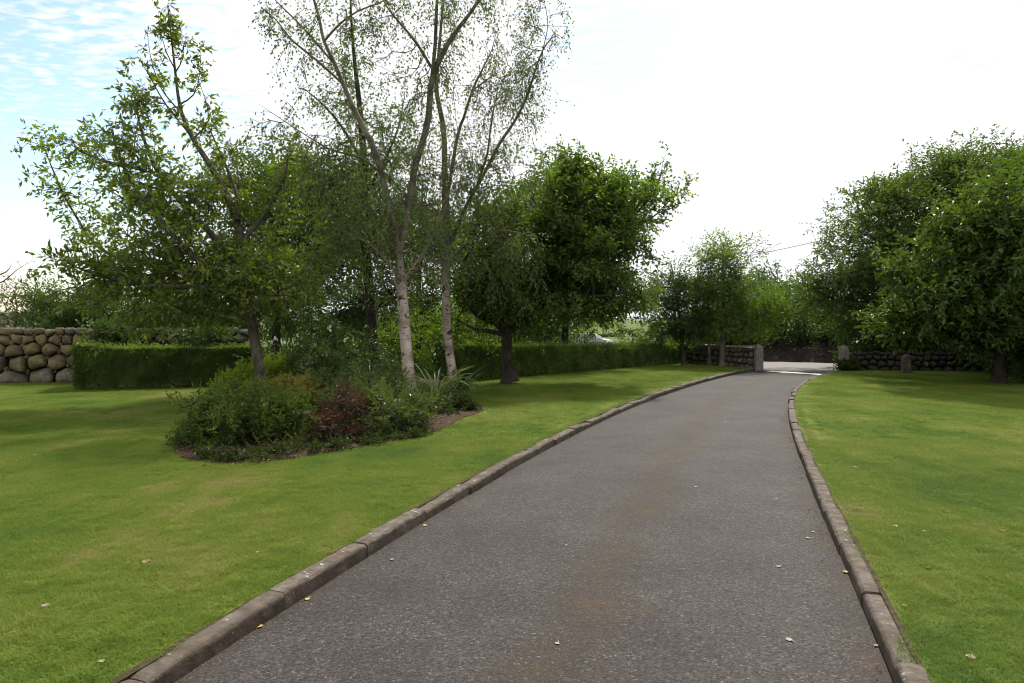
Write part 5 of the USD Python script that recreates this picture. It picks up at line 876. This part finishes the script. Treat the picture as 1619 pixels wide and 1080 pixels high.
hp_ = at(22, 510, 48); hp_[2] = 0
hs_ = thing('house', hp_, math.radians(12), label='small grey roofed house glimpsed beyond the wall at far left', cat='house')
RENDER_ = plain('cream_render', (.42, .38, .32), .9, .2, var=.1, scale=2); SLATE = plain('grey_slate', (.10, .09, .09), .8, .3, var=.3, scale=4)
b_ = trimesh.creation.box((3.4, 3.0, 1.75)); b_.apply_translation([0, 0, .87]); obj('wall', b_, RENDER_, hs_, world=False)
gb = prism([(-1.7, 1.752), (1.7, 1.752), (0, 2.45)], -1.5, 1.5); obj('gable', gb, RENDER_, hs_, world=False)
for s in (-1, 1): obj('roof', prism([(0.0, 2.50), (s * 2.0, 1.68), (s * 2.0, 1.78), (0.0, 2.60)], -1.75, 1.75), SLATE, hs_, world=False)
b_ = trimesh.creation.box((.9, .08, .8)); b_.apply_translation([.2, -1.51, 1.1]); wn_ = obj('window', b_, WHITE, hs_, world=False); b_ = trimesh.creation.box((.76, .04, .66)); b_.apply_translation([.2, -1.56, 1.1]); obj('pane', b_, GLASS, wn_, world=False)

c0, c1 = at(1150, 410, 33), at(1345, 368, 30); s = np.linspace(0, 1, 24); cl = c0[None] * (1 - s)[:, None] + c1[None] * s[:, None]; cl[:, 2] -= .9 * s * (1 - s) * 0.35
obj('overhead_cable', tube(cl, .012, 5), TRIM, label='thin overhead cable strung between the roadside trees and the big right tree', cat='cable')

LEAFC = [plain('dead_leaf_tan', (.24, .16, .085), .7, .3, scale=40), plain('dead_leaf_brown', (.10, .06, .035), .75, .3, scale=40), plain('dead_leaf_pale', (.25, .21, .15), .7, .3, scale=40), plain('dead_leaf_yellow', (.36, .26, .05), .6, .3, scale=40)]
def dead_leaf(p, size, m_, seed, label, group):
    size *= .7; rng = R_(seed); a = rng.uniform(0, 6.28); n_ = 7; s = np.linspace(-1, 1, n_); w = .42 * (1 - s ** 2) ** .8 * (1 + .15 * s); bend = rng.uniform(.1, .5); cup = rng.uniform(.1, .5)
    v = []
    for i in range(n_):
        for q in (-1, 0, 1): v.append((s[i] * .5, q * w[i], bend * s[i] ** 2 * .35 + cup * abs(q) * w[i] * .8))
    v = np.array(v) * size; v[:, 2] += rng.normal(0, .02 * size, len(v)); ca, sa = math.cos(a), math.sin(a); v[:, :2] = v[:, :2] @ np.array([[ca, sa], [-sa, ca]]); v[:, 2] -= v[:, 2].min()
    kd_ = ('tan', 'dark brown', 'pale grey', 'yellow')[LEAFC.index(m_)]; label = label.replace('dead leaf', kd_ + ' dead leaf'); group = group.replace('dead leaves', kd_ + ' dead leaves')
    t = thing('fallen_leaf', p, label=label, cat='leaf', group=group); obj('blade', (v, grid_faces(n_, 3)), m_, t, world=False, smooth=True); st = tube(np.array([[v[0, 0], v[0, 1], v[1, 2] + .002], [v[1, 0] * 1.5, v[1, 1] * 1.5, .006]]) if False else np.array([[*(v[1, :2] * 1.0), v[1, 2]], [*(v[1, :2] * 1.7), .004]]), .0018, 3); obj('leaf_stalk', st, m_, t, world=False)
GL = LZ + .008
for k, (px_, py_, c) in enumerate([(18, 747, 1), (72, 958, 2), (160, 713, 0), (155, 719, 1), (163, 700, 2), (105, 700, 1), (195, 712, 2), (231, 889, 0), (408, 873, 3), (56, 720, 2), (225, 673, 2), (240, 695, 1), (130, 667, 1), (235, 662, 2), (580, 829, 1), (640, 710, 1), (852, 681, 1), (797, 683, 0), (826, 692, 1), (765, 697, 1), (160, 1046, 2), (30, 618, 2), (275, 674, 0), (955, 622, 1)]):
    dead_leaf(gnd(px_, py_, GL), (.05, .07, .06, .085)[k % 4], LEAFC[c], 200 + k, 'curled dead leaf lying on the left lawn', 'dead leaves on the left lawn')
for k, (px_, py_, c) in enumerate([(1316, 689, 2), (1358, 700, 2), (1347, 749, 1), (1352, 739, 2), (1460, 840, 2), (1468, 898, 1), (1430, 957, 0), (1535, 1040, 2), (1328, 753, 1), (1415, 832, 2), (1498, 809, 2), (1585, 840, 1)]):
    dead_leaf(gnd(px_, py_, GL), (.05, .06, .045, .07)[k % 4], LEAFC[c], 300 + k, 'curled dead leaf lying on the right lawn', 'dead leaves on the right lawn')
for k, (px_, py_, c) in enumerate([(411, 991, 3), (881, 1017, 2), (672, 831, 3), (895, 862, 2), (1125, 629, 2), (1156, 636, 1), (1147, 667, 2), (1075, 728, 2), (1231, 896, 2), (1228, 788, 2), (1337, 905, 3), (1385, 1021, 0), (486, 947, 3), (1285, 841, 2), (1277, 851, 0), (1150, 727, 2), (1100, 770, 2), (620, 885, 2), (1248, 1012, 2), (890, 700, 2)]):
    q_ = gnd(px_, py_, .02)[:2]; dl, dr = np.min(np.linalg.norm(Ld - q_, axis=1)), np.min(np.linalg.norm(Rd - q_, axis=1)); uu = dl / (dl + dr); z_ = .03 * (1 - (2 * uu - 1) ** 2) * min(1, max(0, (24 - q_[1]) / 6)) + .002
    dead_leaf(gnd(px_, py_, z_), (.05, .04, .055, .035)[k % 4], LEAFC[c], 400 + k, 'small dead leaf lying on the tarmac of the driveway', 'dead leaves on the driveway')
